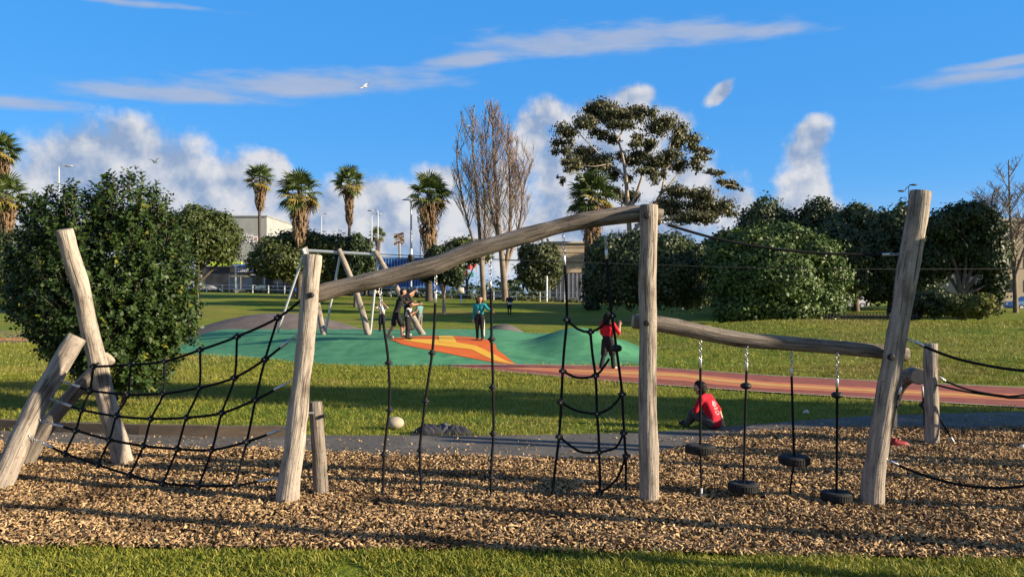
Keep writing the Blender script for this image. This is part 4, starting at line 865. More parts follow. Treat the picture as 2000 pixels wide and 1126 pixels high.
palm('tiny distant palm beside the paired street lamps', 738, 444, 17, 200, 500, 6, 520, 8, .2, 24, False, 1.0)
palm('tiny distant palm above the cream roof', 536, 431, 14, 215, 462, 6, 520, 9, .2, 22, False, 1.0)
# dead palm with a bare head
b = W(780, 560, 190); t = thing('dead_palm', b, 'dead palm with a withered pink brown head in the distance', 'palm'); mb = MB(); mb.tube([b, W(781,520,190), W(780,470,190)], [.3, .25, .25], 8).build('trunk', MT['bark_pale'], t, True)
r_ = random.Random(3); mb = MB()
for i in range(46):
    a = r_.uniform(0, 6.283); z = r_.uniform(-.2, 1); p = W(780, 466-r_.uniform(-8, 10), 190); q = p+Vector((math.cos(a)*1.2, math.sin(a)*1.2, z-.5)); mb.add([p, p+Vector((.1, 0, .15)), q, q+Vector((-.1, 0, -.35))], [(0, 1, 2, 3)])
mb.build('withered_fronds', MT['frond_dead'], t)
# distant wood and roadside planting
V, Q = blob_leaves([(np.array((x, 190+18*math.sin(x*.07), 2.2+1.4*math.sin(x*.11)+1.0*math.sin(x*.031))), np.array((9, 6, 3.4))) for x in range(-200, 210, 8)], 26000, 1.1, 95); tag(mk('distant_wood', V, Q, MT['leaf_dark']), 'dark distant line of trees beyond the road', 'wood', kind='stuff')
xh = np.linspace(-60, 30, 120); V, Q = blob_leaves([(np.array((x, float(y_fence(x))+3.4+.5*math.sin(i*1.3), float(H(x, y_fence(x)+3.4))+.10)), np.array((.75, .7, .42+.18*math.sin(i*2.1)))) for i, x in enumerate(xh)], 15000, .26, 96, droop=-.6); tag(mk('roadside_planting', V, Q, MT['hedge']), 'low straw coloured planting along the far rail fence', 'planting', kind='stuff')
# ------------------------------------------------------------------ zip line with log frames
zl = thing('zip_line', W(660, 655, 28), 'zip line start with three leaning log legs and a steel top bar', 'zip line'); zl.location.z = .5
def zlog(P_, r0): return log('log_leg', [W(x, y, d) for x, y, d in P_], r0, MT['log'], zl, 30, .08, 14)
zlog([(634,662,27.5),(616,575,27.8),(596,484,28.2)], [.10,.095,.09]); zlog([(720,660,27.5),(708,610,27.7),(690,555,28),(662,487,28.2)], [.11,.105,.10,.09]); zlog([(826,655,27.6),(790,590,27.8),(758,535,28),(733,491,28.2)], [.11,.105,.10,.09])
for P_ in ([(592,500),(538,660)], [(664,500),(634,656)], [(738,505),(723,652)]): MB().tube([W(*P_[0], 28.2), W(*P_[1], 28.6)], .042, 10).build('steel_leg', MT['galv'], zl, True)
MB().tube([W(594,489,28.2), W(735,497,28.2)], .055, 12).build('top_bar', MT['galv'], zl, True)
MB().tube([W(592,486,28.1), W(597,498,28.1)], .07, 10).build('bracket', MT['white_paint'], zl, True)
A_, B_ = W(733,496,28.2), W(2280,520,30)
mb = MB(); mb.tube(smooth_path([A_, A_.lerp(B_, .25)-Vector((0, 0, .18)), A_.lerp(B_, .5)-Vector((0, 0, .28)), A_.lerp(B_, .75)-Vector((0, 0, .2)), B_], 1.0), .016, 6, False); mb.build('cable', MT['rubber_black'], zl)
MB().tube([W(735,501,28.2), W(900,507,28.3), W(1100,511,28.6)], .010, 6).build('safety_cable', MT['rubber_black'], zl)
log('end_post', [B_+Vector((0, .2, -3.3)), B_+Vector((0, .2, .3))], [.12,.11], MT['log'], zl, 33)
tr = thing('zip_trolley', W(803, 655, 27.6), 'black trolley and chain of the zip line above the group of people', 'trolley'); tr.location.z = .5
MB().tube([W(803,497,28.2), W(803,503,28.2), W(803,510,28.2), W(803,516,28.2)], [.10,.115,.09,.03], 14).build('trolley', MT['rubber_black'], tr, True)
MB().tube([W(803,486,28.2), W(803,498,28.2)], .05, 10).build('pulley_cap', MT['peg'], tr, True)
rope('rope', [W(803,514,28.2), W(803,560,27.4), W(802,615,26.0), W(801,640,26.0)], tr, .014); sleeve('sleeve', W(803,543,27.8), W(803,560,27.4), tr, .03, 'galv')
MB().tube([W(801,636,26.0), W(801,640,26.0), W(801,644,26.0)], [.1,.16,.1], 16).build('seat_disc', MT['rubber_black'], tr, True)

# ------------------------------------------------------------------ far rail fence
def ground_pt(x, y): return Vector((x, y, float(H(x, y))))
rf = thing('rail_fence', ground_pt(-20, float(y_fence(-20))), 'white two rail fence along the far side of the park', 'fence')
xs_f = list(np.arange(-52, 27, 2.5)); fp_ = [ground_pt(x, float(y_fence(x))) for x in xs_f]
p0 = MB().box((0, 0, .5), (.055, .055, .55)).build('post', MT['white_paint'], rf); p0.location = fp_[0]-rf.location
p0.data.transform(Matrix.Translation(rf.location))
for q in fp_[1:]: inst('post', p0, rf, q)
for a, b in zip(fp_[:-1], fp_[1:]):
    for z in (.98, .48): MB().tube([a+Vector((0, 0, z)), b+Vector((0, 0, z))], .036, 6, False).build('rail', MT['white_paint'], rf)
# ------------------------------------------------------------------ picket fence on the right
pf = thing('picket_fence', (18.5, 46, 0), 'low black picket fence behind the grass hill', 'fence'); MT['picket'] = M('picket', (.012,.013,.016), (.03,.03,.035), 6, .6)
pk = mk('picket', [(-.045,-.01,0),(.045,-.01,0),(.045,-.01,.74),(0,-.01,.80),(-.045,-.01,.74),(-.045,.01,0),(.045,.01,0),(.045,.01,.74),(0,.01,.80),(-.045,.01,.74)],
        [(0,1,2,3,4),(9,8,7,6,5),(0,5,6,1),(1,6,7,2),(2,7,8,3),(3,8,9,4),(4,9,5,0)], MT['picket'])
pk.parent = pf; pk.location = Vector((14.6, 46.4, 0))-pf.location
for i in range(1, 46): inst('picket', pk, pf, (14.6+i*.17, 46.4-.03*i, 0))
for z in (.2, .6): MB().tube([(14.5,46.45,z),(22.4,45.0,z)], .03, 4).build('rail', MT['picket'], pf)
# ------------------------------------------------------------------ buildings
MT['wall_grey'] = M('wall_grey', (.30,.32,.305), (.36,.375,.36), .6, .85); MT['wall_beige'] = M('wall_beige', (.42,.34,.23), (.50,.41,.29), .5, .85); MT['wall_silver'] = M('wall_silver', (.30,.31,.32), (.40,.40,.40), .8, .5, metal=.2)
MT['wall_cream'] = M('wall_cream', (.58,.53,.44), (.66,.60,.50), .5, .8); MT['dark_front'] = M('dark_front', (.02,.022,.026), (.05,.05,.055), .8, .5); MT['lime'] = M('lime', (.45,.62,.03), (.52,.70,.05), 1, .6); MT['sign_blue'] = M('sign_blue', (.03,.09,.40), (.04,.12,.48), 1, .4)
def facebox(name, x0, y0, x1, y1, d, deep, mat, parent):
    a, b = W(x0, y1, d), W(x1, y0, d); return MB().box(((a.x+b.x)/2, d+deep/2, (a.z+b.z)/2), ((b.x-a.x)/2, deep/2, (b.z-a.z)/2)).build(name, MT[mat], parent)
def text(name, body, loc, size, mat, parent, rz=0, bold=.012, shear=0):
    cu = bpy.data.curves.new(name, 'FONT'); cu.body = body; cu.size = size; cu.extrude = .03; cu.offset = bold*size; cu.shear = shear; cu.resolution_u = 2
    tmp = bpy.data.objects.new('t', cu); C.objects.link(tmp); me = bpy.data.meshes.new_from_object(tmp.evaluated_get(bpy.context.evaluated_depsgraph_get())); bpy.data.objects.remove(tmp); bpy.data.curves.remove(cu)
    me.transform(Matrix.Rotation(math.pi/2, 4, 'X')); me.materials.append(MT[mat]); o = bpy.data.objects.new(name, me); C.objects.link(o); o.parent = parent; o.location = Vector(loc)-origin(parent); o.rotation_euler = (0, 0, rz); return o
b1 = thing('medical_building', W(480, 580, 150), 'tall plain grey building with white sign lettering behind the round tree', 'building')
facebox('wall', 400, 422, 521, 585, 150, 18, 'wall_grey', b1); facebox('parapet', 399, 420.5, 522, 423, 149.8, 18.4, 'wall_silver', b1)
text('sign_lettering', 'der Drive', W(446, 463, 149.9), 1.15, 'white_paint', b1); text('sign_lettering', 'Doctors', W(441, 473, 149.9), 1.6, 'white_paint', b1)
facebox('sign_panel', 494, 461, 505, 472, 149.9, .12, 'white_paint', b1); MT['sign_pink'] = M('sign_pink', (.45,.20,.18)); facebox('sign_emblem', 497, 464, 502, 470, 149.85, .1, 'sign_pink', b1)
b2 = thing('shop_row', W(500, 575, 138), 'low beige shop row with lime fascia and blue sign behind the bus', 'building')
facebox('wall', 395, 520, 720, 585, 138, 12, 'wall_beige', b2); facebox('lime_fascia', 408, 511, 471, 519, 137.4, .6, 'lime', b2); facebox('shop_front', 402, 521, 448, 575, 137.8, .25, 'dark_front', b2)
facebox('blue_sign', 462, 526, 495, 533, 137.6, .4, 'sign_blue', b2); facebox('white_fascia', 458, 522, 497, 525.6, 137.6, .4, 'white_paint', b2); text('sign_lettering', 'EXPRESS', W(464, 531.5, 137.5), .6, 'white_paint', b2); facebox('awning', 450, 516, 492, 520, 136.8, 1.0, 'sign_blue', b2)
for x in (502, 518, 560, 610, 650): facebox('window', x, 540, x+12, 560, 137.9, .15, 'glass', b2)
b3 = thing('cream_house', W(530, 560, 165), 'cream house roof just right of the slender palm', 'building')
facebox('wall', 517, 456, 549, 575, 165, 8, 'wall_cream', b3); a_ = [W(514,457,164.6), W(551,457,164.6), W(548,450,168), W(520,447,168)]; mk('roof', a_+[v+Vector((0, 6, 0)) for v in a_], [(0,1,2,3),(7,6,5,4),(0,4,5,1),(1,5,6,2),(2,6,7,3),(3,7,4,0)], MT['wall_cream'], b3)
for x in (521, 533): facebox('window', x, 459, x+8, 463, 164.9, .2, 'glass', b3)
b4 = thing('beige_warehouse', W(1105, 590, 106), 'beige warehouse with corrugated lower wall behind the feathery tree', 'building')
facebox('wall', 1071, 474, 1260, 532, 106, 14, 'wall_beige', b4); facebox('lower_wall', 1071, 532, 1260, 600, 106.2, 13.6, 'wall_silver', b4); facebox('roof_edge', 1069, 471, 1262, 474.5, 105.7, 14.6, 'wall_cream', b4); facebox('corner_post', 1064, 473, 1071, 500, 105.6, 1.2, 'wall_cream', b4); facebox('downpipe', 1081, 474, 1083.5, 600, 105.8, .2, 'dark_front', b4)
for i in range(14): facebox('wall_rib', 1086+i*8, 533, 1088+i*8, 598, 106.02, .17, 'wall_silver', b4)
for i in range(5): facebox('wall_seam', 1084, 482+i*10, 1258, 483+i*10, 105.92, .1, 'wall_beige', b4)
b5 = thing('beige_block', W(1990, 610, 92), 'sunlit beige block behind the leafless tree at the right edge', 'building')
facebox('wall', 1940, 430, 2200, 610, 92, 12, 'wall_beige', b5); facebox('parapet', 1938, 426, 2202, 431, 91.7, 12.6, 'wall_cream', b5)
for i in range(4):
    for j in range(3): facebox('window', 1962+i*40, 450+j*48, 1980+i*40, 474+j*48, 91.94, .2, 'glass', b5)
b6 = thing('white_shed', W(25, 560, 125), 'white roofed shed under the palms at the left edge', 'building'); facebox('wall', -60, 512, 44, 572, 125, 8, 'dark_front', b6); facebox('roof', -64, 499, 47, 512.5, 124.5, 9, 'wall_cream', b6)
# ------------------------------------------------------------------ vehicles
MT['blue_box'] = M('blue_box', (.020,.085,.36), (.03,.115,.45), .8, .45); MT['navy'] = M('navy', (.006,.009,.022), (.012,.016,.035), 1, .3, spec=.5); MT['car_white'] = M('car_white', (.70,.70,.70), rough=.25, spec=.5); MT['car_blue'] = M('car_blue', (.16,.30,.52), rough=.25, spec=.5); MT['car_grey'] = M('car_grey', (.30,.31,.32), rough=.25, spec=.5); MT['lamp_red'] = M('lamp_red', (.55,.02,.02), rough=.3)
def wheel(parent, c, r=.33, w_=.22):
    c = Vector(c); o = MB().tube([c+Vector((0, -w_/2, 0)), c+Vector((0, -w_*.3, 0)), c+Vector((0, w_*.3, 0)), c+Vector((0, w_/2, 0))], [r*.92, r, r, r*.92], 20).build('wheel', MT['tyre'], parent, True)
    MB().tube([c+Vector((0, -w_/2-.012, 0)), c+Vector((0, -w_/2+.02, 0))], [r*.58, r*.62], 16).build('rim', MT['galv'], o)
def car(name, label, cx, cy, z, length, mat, face=1, hgt=1.46):
    """side-on hatchback; face=1 nose towards +x"""
    t = thing(name, (cx, cy, z), label, 'car'); L_ = length/2; P_ = [(-.98,.30),(-1.0,.62),(-.97,.92),(-.86,1.02),(-.66,1.36),(-.45,1.45),(.05,1.46),(.22,1.38),(.50,.98),(.86,.86),(.98,.70),(1.0,.42),(.97,.26)]
    def ring(y, s): return [Vector((cx+face*x*L_*(s if zz > 1.0 else 1), cy+y*(1 if zz < 1.0 else .86), z+zz*hgt/1.46)) for x, zz in P_]
    ys_ = (-.86, -.80, .80, .86); sc_ = (.985, 1, 1, .985); V = []; n = len(P_)
    for y, s in zip(ys_, sc_): V += ring(y, s)
    Fc = [(k*n+i, k*n+(i+1) % n, (k+1)*n+(i+1) % n, (k+1)*n+i) for k in range(3) for i in range(n)]+[tuple(range(n))[::-1], tuple(3*n+i for i in range(n))]
    if face < 0: Fc = [f[::-1] for f in Fc]
    mk('body', V, Fc, MT[mat], t)
    for side in (-1, 1):
        for q in ([(-.78,1.0),(-.62,1.32),(-.43,1.39),(-.30,1.40),(-.30,1.0)], [(-.26,1.0),(-.26,1.40),(.04,1.40),(.18,1.33),(.42,1.0)]):
            y = side*.772; V = [Vector((cx+face*x*L_, cy+y+side*(1.46-zz)*.09, z+zz*hgt/1.46)) for x, zz in q]; V += [v+Vector((0, -side*.03, 0)) for v in V]; m_ = len(q); mk('window', V, [tuple(range(m_)), tuple(range(m_, 2*m_))[::-1]]+[(i, (i+1) % m_, m_+(i+1) % m_, m_+i) for i in range(m_)], MT['glass'], t)
        for x in (-.62, .64): wheel(t, (cx+face*x*L_, cy+side*.76, z+.32))
        MB().box((cx-face*L_*.975, cy+side*.68, z+.86), (.05, .13, .09)).build('tail_lamp', MT['lamp_red'], t); MB().box((cx+face*L_*.955, cy+side*.66, z+.70), (.06, .14, .06)).build('headlight', MT['galv'], t)
    return t
def gz(x, y): return float(H(x, y))
x = (1658-1000)/F*94; car('parked_car', 'white car showing its tail between the dark trees', x-.2, 94, gz(x, 94)-.05, 4.4, 'car_white', -1)
x = (2012-1000)/F*80; car('parked_car', 'pale blue car at the right edge under the leafless tree', x, 80, gz(x, 80), 4.3, 'car_blue', -1)
x = (408-1000)/F*124; car('parked_car', 'silver car passing behind the rail fence near the bus stop', x, 124, gz(x, 124), 4.4, 'car_grey', 1)
x = (972-1000)/F*103; car('parked_car', 'pale grey car between the two poplar trunks', x, 103, gz(x, 103), 4.3, 'car_grey', 1)
# bus
x0, x1 = (487-1000)/F*119, (650-1000)/F*119; zb_ = gz((x0+x1)/2, 119)
bs_ = thing('bus', ((x0+x1)/2, 120.2, zb_), 'dark navy bus parked behind the rail fence', 'bus'); cx = (x0+x1)/2; Lb = (x1-x0)/2
mb = MB(); mb.box((cx, 120.2, zb_+1.75), (Lb, 1.2, 1.35)); mb.build('body', MT['navy'], bs_); MB().box((cx, 120.2, zb_+3.14), (Lb*.97, 1.0, .06)).build('roof_pod', MT['galv'], bs_)
for i in range(7): MB().box((x0+.9+i*1.62, 118.985, zb_+2.25), (.72, .02, .46)).build('window', MT['glass'], bs_)
for xx in (x0+2, x1-2.6): wheel(bs_, (xx, 119.1, zb_+.46), .46, .3)
MT['script'] = M('script', (.22,.34,.42)); text('lettering', 'Tauhinato', (x0+.3, 118.97, zb_+1.15), .78, 'script', bs_, shear=.25); MB().box((x0+7.0, 118.985, zb_+1.6), (.9, .015, .9)).build('blue_panel', MT['sign_blue'], bs_)
# truck with ribbed blue body
dT = 99; x0, x1 = (680-1000)/F*dT, (838-1000)/F*dT; zb_ = gz((x0+x1)/2, dT); tk = thing('truck', ((x0+x1)/2, dT, zb_), 'truck with tall ribbed bright blue body behind the zip line', 'truck'); zt, zl_ = W(0, 503, dT).z, W(0, 561, dT).z
MB().box(((x0+x1)/2, dT+1.25, (zt+zl_)/2), ((x1-x0)/2, 1.2, (zt-zl_)/2)).build('cargo_body', MT['blue_box'], tk)
MT['rib_blue'] = M('rib_blue', (.10,.26,.66), (.14,.32,.74), .8, .4)
nr = 27
rb = MB().box((0, 0, 0), (.075, .07, (zt-zl_)/2-.12)).build('rib', MT['rib_blue'], tk); rb.data.transform(Matrix.Translation(tk.location)); rb.location = Vector((x0+.3, dT-.0, (zt+zl_)/2))-tk.location
for i in range(1, nr): inst('rib', rb, tk, (x0+.3+(x1-x0-.6)*i/(nr-1), dT, (zt+zl_)/2))
for z in (zt-.06, zl_+.06): MB().box(((x0+x1)/2, dT-.03, z), ((x1-x0)/2, .06, .07)).build('top_rail', MT['rib_blue'], tk)
MB().box(((x0+x1)/2, dT+1.2, zl_-.25), ((x1-x0)/2, .5, .16)).build('chassis', MT['dark_front'], tk)
for xx in (x0+1.6, x0+2.8, x1-2.2): wheel(tk, (xx, dT+.2, zb_+.5), .5, .32)
mb = MB(); mb.tube([(x1-2.2+.72*math.cos(a), dT+.15, zb_+.5+.72*math.sin(a)) for a in np.linspace(.1, 3.0, 12)], .09, 6).build('mudguard', MT['rib_blue'], tk, True)
MB().box((x1+1.2, dT+1.2, zb_+1.9), (1.0, 1.15, 1.2)).build('cab', MT['blue_box'], tk); MB().box((x1+1.2, dT+.04, zb_+2.4), (.6, .02, .4)).build('cab_window', MT['glass'], tk)
# ------------------------------------------------------------------ bus stop, poles, lamps, signs
sh = thing('bus_shelter', W(495, 575, 113), 'open bus shelter with thin dark roof beside the bus', 'shelter'); zg = gz((495-1000)/F*113, 113)
facebox('roof', 432, 531, 545, 534, 113, 1.6, 'dark_front', sh)
for x in (447, 471, 516, 541): facebox('post', x, 534, x+1.6, 574, 113.2, .1, 'galv', sh)
for x in (449, 473): facebox('glass_panel', x, 540, x+20, 566, 113.9, .05, 'wall_silver', sh)
facebox('poster_case', 519, 539, 533, 566, 113.6, .15, 'dark_front', sh)
sp = thing('sign_pole', ground_pt((460-1000)/F*106, 106), 'white pole with a small sign at the bus stop', 'sign pole'); facebox('pole', 459, 520, 461, 571, 106, .13, 'white_paint', sp); facebox('sign_board', 455, 514, 465, 520, 105.9, .08, 'white_paint', sp)
sp = thing('white_post', ground_pt((1068-1000)/F*88, 88), 'white post in front of the beige warehouse', 'post'); MB().tube([W(1068,590,88), W(1068,541,88)], .10, 8).build('post', MT['white_paint'], sp); MB().ell(W(1068,540,88), (.11,.11,.08)).build('cap', MT['white_paint'], sp)
def lamp(label, px, ytop, d, arms, yb=560, r=.09, thick=1.0, mat='galv'):
    b = W(px, yb, d); b.z = min(b.z, gz(b.x, d)); t = thing('street_lamp', b, label, 'street lamp', 'street lamps along the road'); top = W(px, ytop, d)
    MB().tube([b, b.lerp(top, .6), top-Vector((0, 0, .5))], [r*thick*1.3, r*thick, r*thick*.75], 8).build('pole', MT[mat], t, True)
    for dx, dy in arms:
        e = W(px+dx, ytop+dy, d); m_ = top.lerp(e, .35)+Vector((0, 0, .12)); MB().tube(smooth_path([top-Vector((0, 0, .55)), top-Vector((0, 0, .12)), m_, e], .2), r*.6, 6).build('arm', MT[mat], t, True)
        s = 1 if dx > 0 else -1; MB().ell(e+Vector((s*.35, 0, 0)), (.48, .16, .11)).build('lantern', MT['galv' if mat == 'galv' else mat], t, True)
lamp('curved street lamp rising behind the large bush', 115, 322, 92, [(13,2)])
lamp('twin armed street lamp between two tall palms', 628, 418, 150, [(-6,-4),(5,-1)], 540)
lamp('street lamp, left of the close pair beside the small palm', 726, 418, 120, [(9,0)], 560); lamp('street lamp, right of the close pair beside the small palm', 738, 411, 112, [(-9,0)], 560)
lamp('thick light pole directly left of the large shaggy palm', 803, 396, 104, [(-5,-6),(5,-4)], 560, .14)
lamp('faint street lamp beside the thick skirted palm', 563, 447, 190, [(4,-1)], 540); lamp('twin headed lamp behind the top of the rightmost post', 1775, 364, 95, [(-8,9),(4,-3)], 590, .08, 1, 'dark_front'); lamp('thin pole right of the thick light pole', 821, 440, 125, [(3,-2)], 560, .07, 1, 'dark_front')
MT['banner_red'] = M('banner_red', (.42,.06,.06), (.55,.10,.10), 3, .7); MT['banner_teal'] = M('banner_teal', (.05,.40,.33), rough=.6); MT['banner_pink'] = M('banner_pink', (.62,.16,.16), rough=.6)
fb = thing('banner', W(917, 560, 100), 'red banner sheet hung between the small tree and poplars', 'banner'); V = []
for i in range(9):
    for j in range(3): V.append(W(898+i*4, 524-i*1.6+j*5+2*math.sin(i*1.3), 100+.2*math.sin(i)))
o = mk('sheet', V, [(i*3+j, (i+1)*3+j, (i+1)*3+j+1, i*3+j+1) for i in range(8) for j in range(2)], MT['banner_red'], fb); o.modifiers.new('thickness', 'SOLIDIFY').thickness = .03
MB().tube([W(931,590,100), W(931,508,100)], .05, 6).build('pole', MT['galv'], fb)
sg = thing('shop_sign', W(914, 575, 97), 'small pink and teal sign boards on a post near the small tree', 'sign'); facebox('pink_board', 905, 528, 914, 541, 97, .15, 'banner_pink', sg); facebox('teal_board', 914.5, 532, 925, 541, 96.9, .15, 'banner_teal', sg); facebox('post', 913.4, 541, 915, 590, 97.05, .1, 'dark_front', sg); text('numeral', '2', W(916.5, 540, 96.85), .5, 'white_paint', sg)
dr = W(900, 567, 82); t = thing('white_drum', Vector((dr.x, dr.y, gz(dr.x, dr.y))), 'pale round drum on a stand by the small tree', 'drum'); MB().tube([dr+Vector((-.30, 0, 0)), dr+Vector((-.26, 0, 0)), dr+Vector((.26, 0, 0)), dr+Vector((.30, 0, 0))], [.26,.30,.30,.26], 16).build('drum', MT['wall_cream'], t, True); MB().tube([dr-Vector((0, 0, .25)), Vector((dr.x, dr.y, gz(dr.x, dr.y)-.05))], .05, 6).build('stand', MT['sign_blue'], t)
# ------------------------------------------------------------------ gulls
MT['gull_white'] = M('gull_white', (.78,.78,.78)); MT['gull_dark'] = M('gull_dark', (.05,.05,.06)); MT['gull_grey'] = M('gull_grey', (.20,.21,.23))
def gull(label, px, py, d, s, wl, wr, mat):
    c = W(px, py, d); t = thing('gull', c, label, 'bird', 'gulls in flight')
    MB().tube([c+Vector((-.20, 0, -.03))*s, c+Vector((-.1, 0, 0))*s, c+Vector((.08, 0, .01))*s, c+Vector((.18, 0, .02))*s, c+Vector((.24, 0, .01))*s], [.012*s, .05*s, .055*s, .04*s, .01*s], 10).build('body', MT[mat], t, True)
    for (dx, dy, dz), sg_ in ((wl, -1), (wr, 1)):
        dz *= s; mid = c+Vector((dx*.45*s, dy*.5*s, dz*.75)); tip = c+Vector((dx*s, dy*s, dz)); a = Vector((.07, 0, 0))*s; up = Vector((0, 0, .012))*s
        V = [c-a, c+a, mid+a*.9, mid-a*.9]; V += [v+up for v in V]; mk('wing', V, [(0,1,2,3),(7,6,5,4),(0,4,5,1),(1,5,6,2),(2,6,7,3),(3,7,4,0)], MT[mat], t)
        V = [mid-a*.9, mid+a*.9, tip+a*.15, tip-a*.3]; V += [v+up for v in V]; mk('wing_tip', V, [(0,1,2,3),(7,6,5,4),(0,4,5,1),(1,5,6,2),(2,6,7,3),(3,7,4,0)], MT['gull_dark'], t)
gull('white gull with dark wing tips below the long cloud', 710, 170, 42, .8, (-.42,-.3,-.16), (.40,.3,.34), 'gull_white')
gull('dark gull with raised wings over the big cloud', 303, 317, 55, .8, (-.42,-.3,.22), (.22,.35,.42), 'gull_grey')
gull('tiny white gull beside the bare poplar top', 913, 246, 75, .8, (-.3,-.3,.16), (.32,.3,.1), 'gull_white')
# ------------------------------------------------------------------ people
from mathutils.bvhtree import BVHTree
def cloth_mat(name, c, s=.7): MT[name] = M(name, tuple(v*s for v in c), c, 18, .85, .4, 40, spec=.2)
for nm, c in (('p_black', (.022,.022,.026)), ('p_red', (.60,.016,.035)), ('p_teal', (.03,.33,.38)), ('p_white', (.72,.68,.66)), ('p_pink', (.70,.55,.54)), ('p_navy', (.016,.022,.05)), ('p_greyteal', (.16,.34,.35)), ('p_grey', (.20,.19,.19)), ('p_dkgrey', (.085,.08,.08)), ('p_shoe', (.62,.52,.42))): cloth_mat(nm, c)
MT['skin'] = M('skin', (.40,.21,.135), (.47,.26,.17), 6, .5, spec=.35); MT['skin_dark'] = M('skin_dark', (.24,.115,.07), (.29,.15,.09), 6, .5); MT['hair'] = M('hair', (.006,.005,.005), (.015,.012,.010), 40, .65, .4, 60, stretch=(1, 1, .2), spec=.15)
MT['feature'] = M('feature', (.03,.015,.012))
def person(label, foot, h, rz, J, cols, kid=True, voxel=.011, hair='short', group=None, extra=(), seat=False):
    """J: joint overrides in fractions of the height (x right, y forward, z up)"""
    hs = 1.16 if kid else 1.0
    D = dict(pelvis=(0,0,.50), waist=(0,0,.60), chest=(0,0,.72), neck=(0,.005,.835-.02*(hs-1)), head=(0,.015,.915),
             shL=(-.108,0,.785), elL=(-.142,-.01,.625), wrL=(-.150,.04,.485), shR=(.108,0,.785), elR=(.142,-.01,.625), wrR=(.150,.04,.485),
             hipL=(-.052,0,.49), knL=(-.056,.012,.275), anL=(-.058,-.015,.05), toL=(-.066,.085,.018), hipR=(.052,0,.49), knR=(.056,.012,.275), anR=(.058,-.015,.05), toR=(.066,.085,.018), look=(0,1,0))
    D.update(J); V3 = {k: Vector(v)*h for k, v in D.items()}; pr = []
    def cap(a, b, ra, rb, m): pr.append((Vector(a), Vector(b), ra*h, rb*h, m))
    sk, st_, pa, so, ha = cols['skin'], cols['top'], cols['legs'], cols['shoe'], 'hair'; fa = cols.get('forearm', sk); ca = cols.get('calf', pa); g = V3
    up = (g['neck']-g['chest']).normalized(); rt = (g['shR']-g['shL']).normalized()
    for s in (-1, 1):
        o = rt*(.035*h*s); cap(g['pelvis']+o, g['waist']+o*.9, .068, .060, pa if not cols.get('hem') else st_); cap(g['waist']+o*.9, g['chest']+o*1.15, .062, .068, st_)
        cap(g['chest']+o, g['shR' if s > 0 else 'shL']*.75+g['neck']*.25-up*.02*h, .060, .048, st_)
    cap(g['shL'], g['shR'], .045, .045, st_); cap(g['chest'], g['neck'], .05, .03, st_); cap(g['neck']-up*.02*h, g['head']-up*.03*h, .030, .030, sk)
    for s in 'LR':
        cap(g['sh'+s], g['el'+s], .043, .034, cols.get('sleeve', st_)); cap(g['el'+s], g['wr'+s], .030, .021, fa)
        d_ = (g['wr'+s]-g['el'+s]).normalized(); sd_ = d_.cross(Vector((0, 0, 1))); sd_ = sd_.normalized() if sd_.length > .1 else rt; p0 = g['wr'+s]; nn = sd_.cross(d_)
        cap(p0, p0+d_*.042*h, .019, .020, sk)
        for i, ln in enumerate((.034, .042, .040, .030)):
            b_ = p0+d_*.045*h+sd_*(.0105*h*(i-1.5)); m_ = b_+d_*ln*h*.55+nn*.004*h; cap(b_, m_, .0078, .0072, sk); cap(m_, m_+d_*ln*h*.5+nn*.012*h, .0072, .006, sk)
        tb = p0+d_*.016*h+sd_*.016*h; tm = tb+sd_*.018*h+d_*.014*h; cap(tb, tm, .009, .008, sk); cap(tm, tm+d_*.02*h, .008, .0068, sk)
        wide = cols.get('wide', 1.0); cap(g['hip'+s], g['kn'+s], .066, .046*wide, pa); cap(g['kn'+s], g['an'+s], .042 if ca == pa else .036, (.030 if ca == pa else .022)*wide, ca)
        cap(g['an'+s]-Vector((0, 0, .012))*h, g['to'+s], .026, .021, so)
    hd = g['head']; lk = Vector(D['look']).normalized(); hu = (hd-g['neck']).normalized(); hu = (hu-lk*hu.dot(lk)).normalized(); hr = lk.cross(hu); q = hs*h
    cap(hd+hu*.012*q-lk*.008*q, hd+hu*.014*q+lk*.006*q, .053*hs, .050*hs, sk); cap(hd-hu*.028*q+lk*.014*q, hd-hu*.036*q+lk*.022*q, .036*hs, .027*hs, sk)
    cap(hd+lk*.052*q+hu*.004*q, hd+lk*.061*q-hu*.012*q, .007*hs, .009*hs, sk)
    for s in (-1, 1): cap(hd+hr*s*.052*q+hu*.004*q, hd+hr*s*.053*q-hu*.012*q, .011*hs, .009*hs, sk)
    hm = cols.get('hair', ha)
    cap(hd+hu*.022*q-lk*.020*q, hd+hu*.036*q-lk*.002*q, .055*hs, .045*hs, hm); cap(hd-lk*.022*q, hd-lk*.022*q-hu*.022*q, .050*hs, .044*hs, hm)
    if hair == 'long':
        for s in (-1, 0, 1): cap(hd-lk*.02*q+hr*s*.034*q, hd-lk*.034*q+hr*s*.040*q-hu*.10*q, .040*hs, .030*hs, hm)
    if hair == 'cap': cap(hd+lk*.05*q+hu*.034*q, hd+lk*.092*q+hu*.026*q, .020*hs, .014*hs, hm)
    marks = [(hd+lk*.050*q+hr*s*.019*q+hu*.006*q, .0085*q) for s in (-1, 1)]+[(hd+lk*.047*q-hu*.032*q+hr*s*.007*q, .0075*q) for s in (-1, 0, 1)]
    for e in extra: cap(Vector(e[0])*h, Vector(e[1])*h, e[2], e[3], e[4])
    mb = MB()
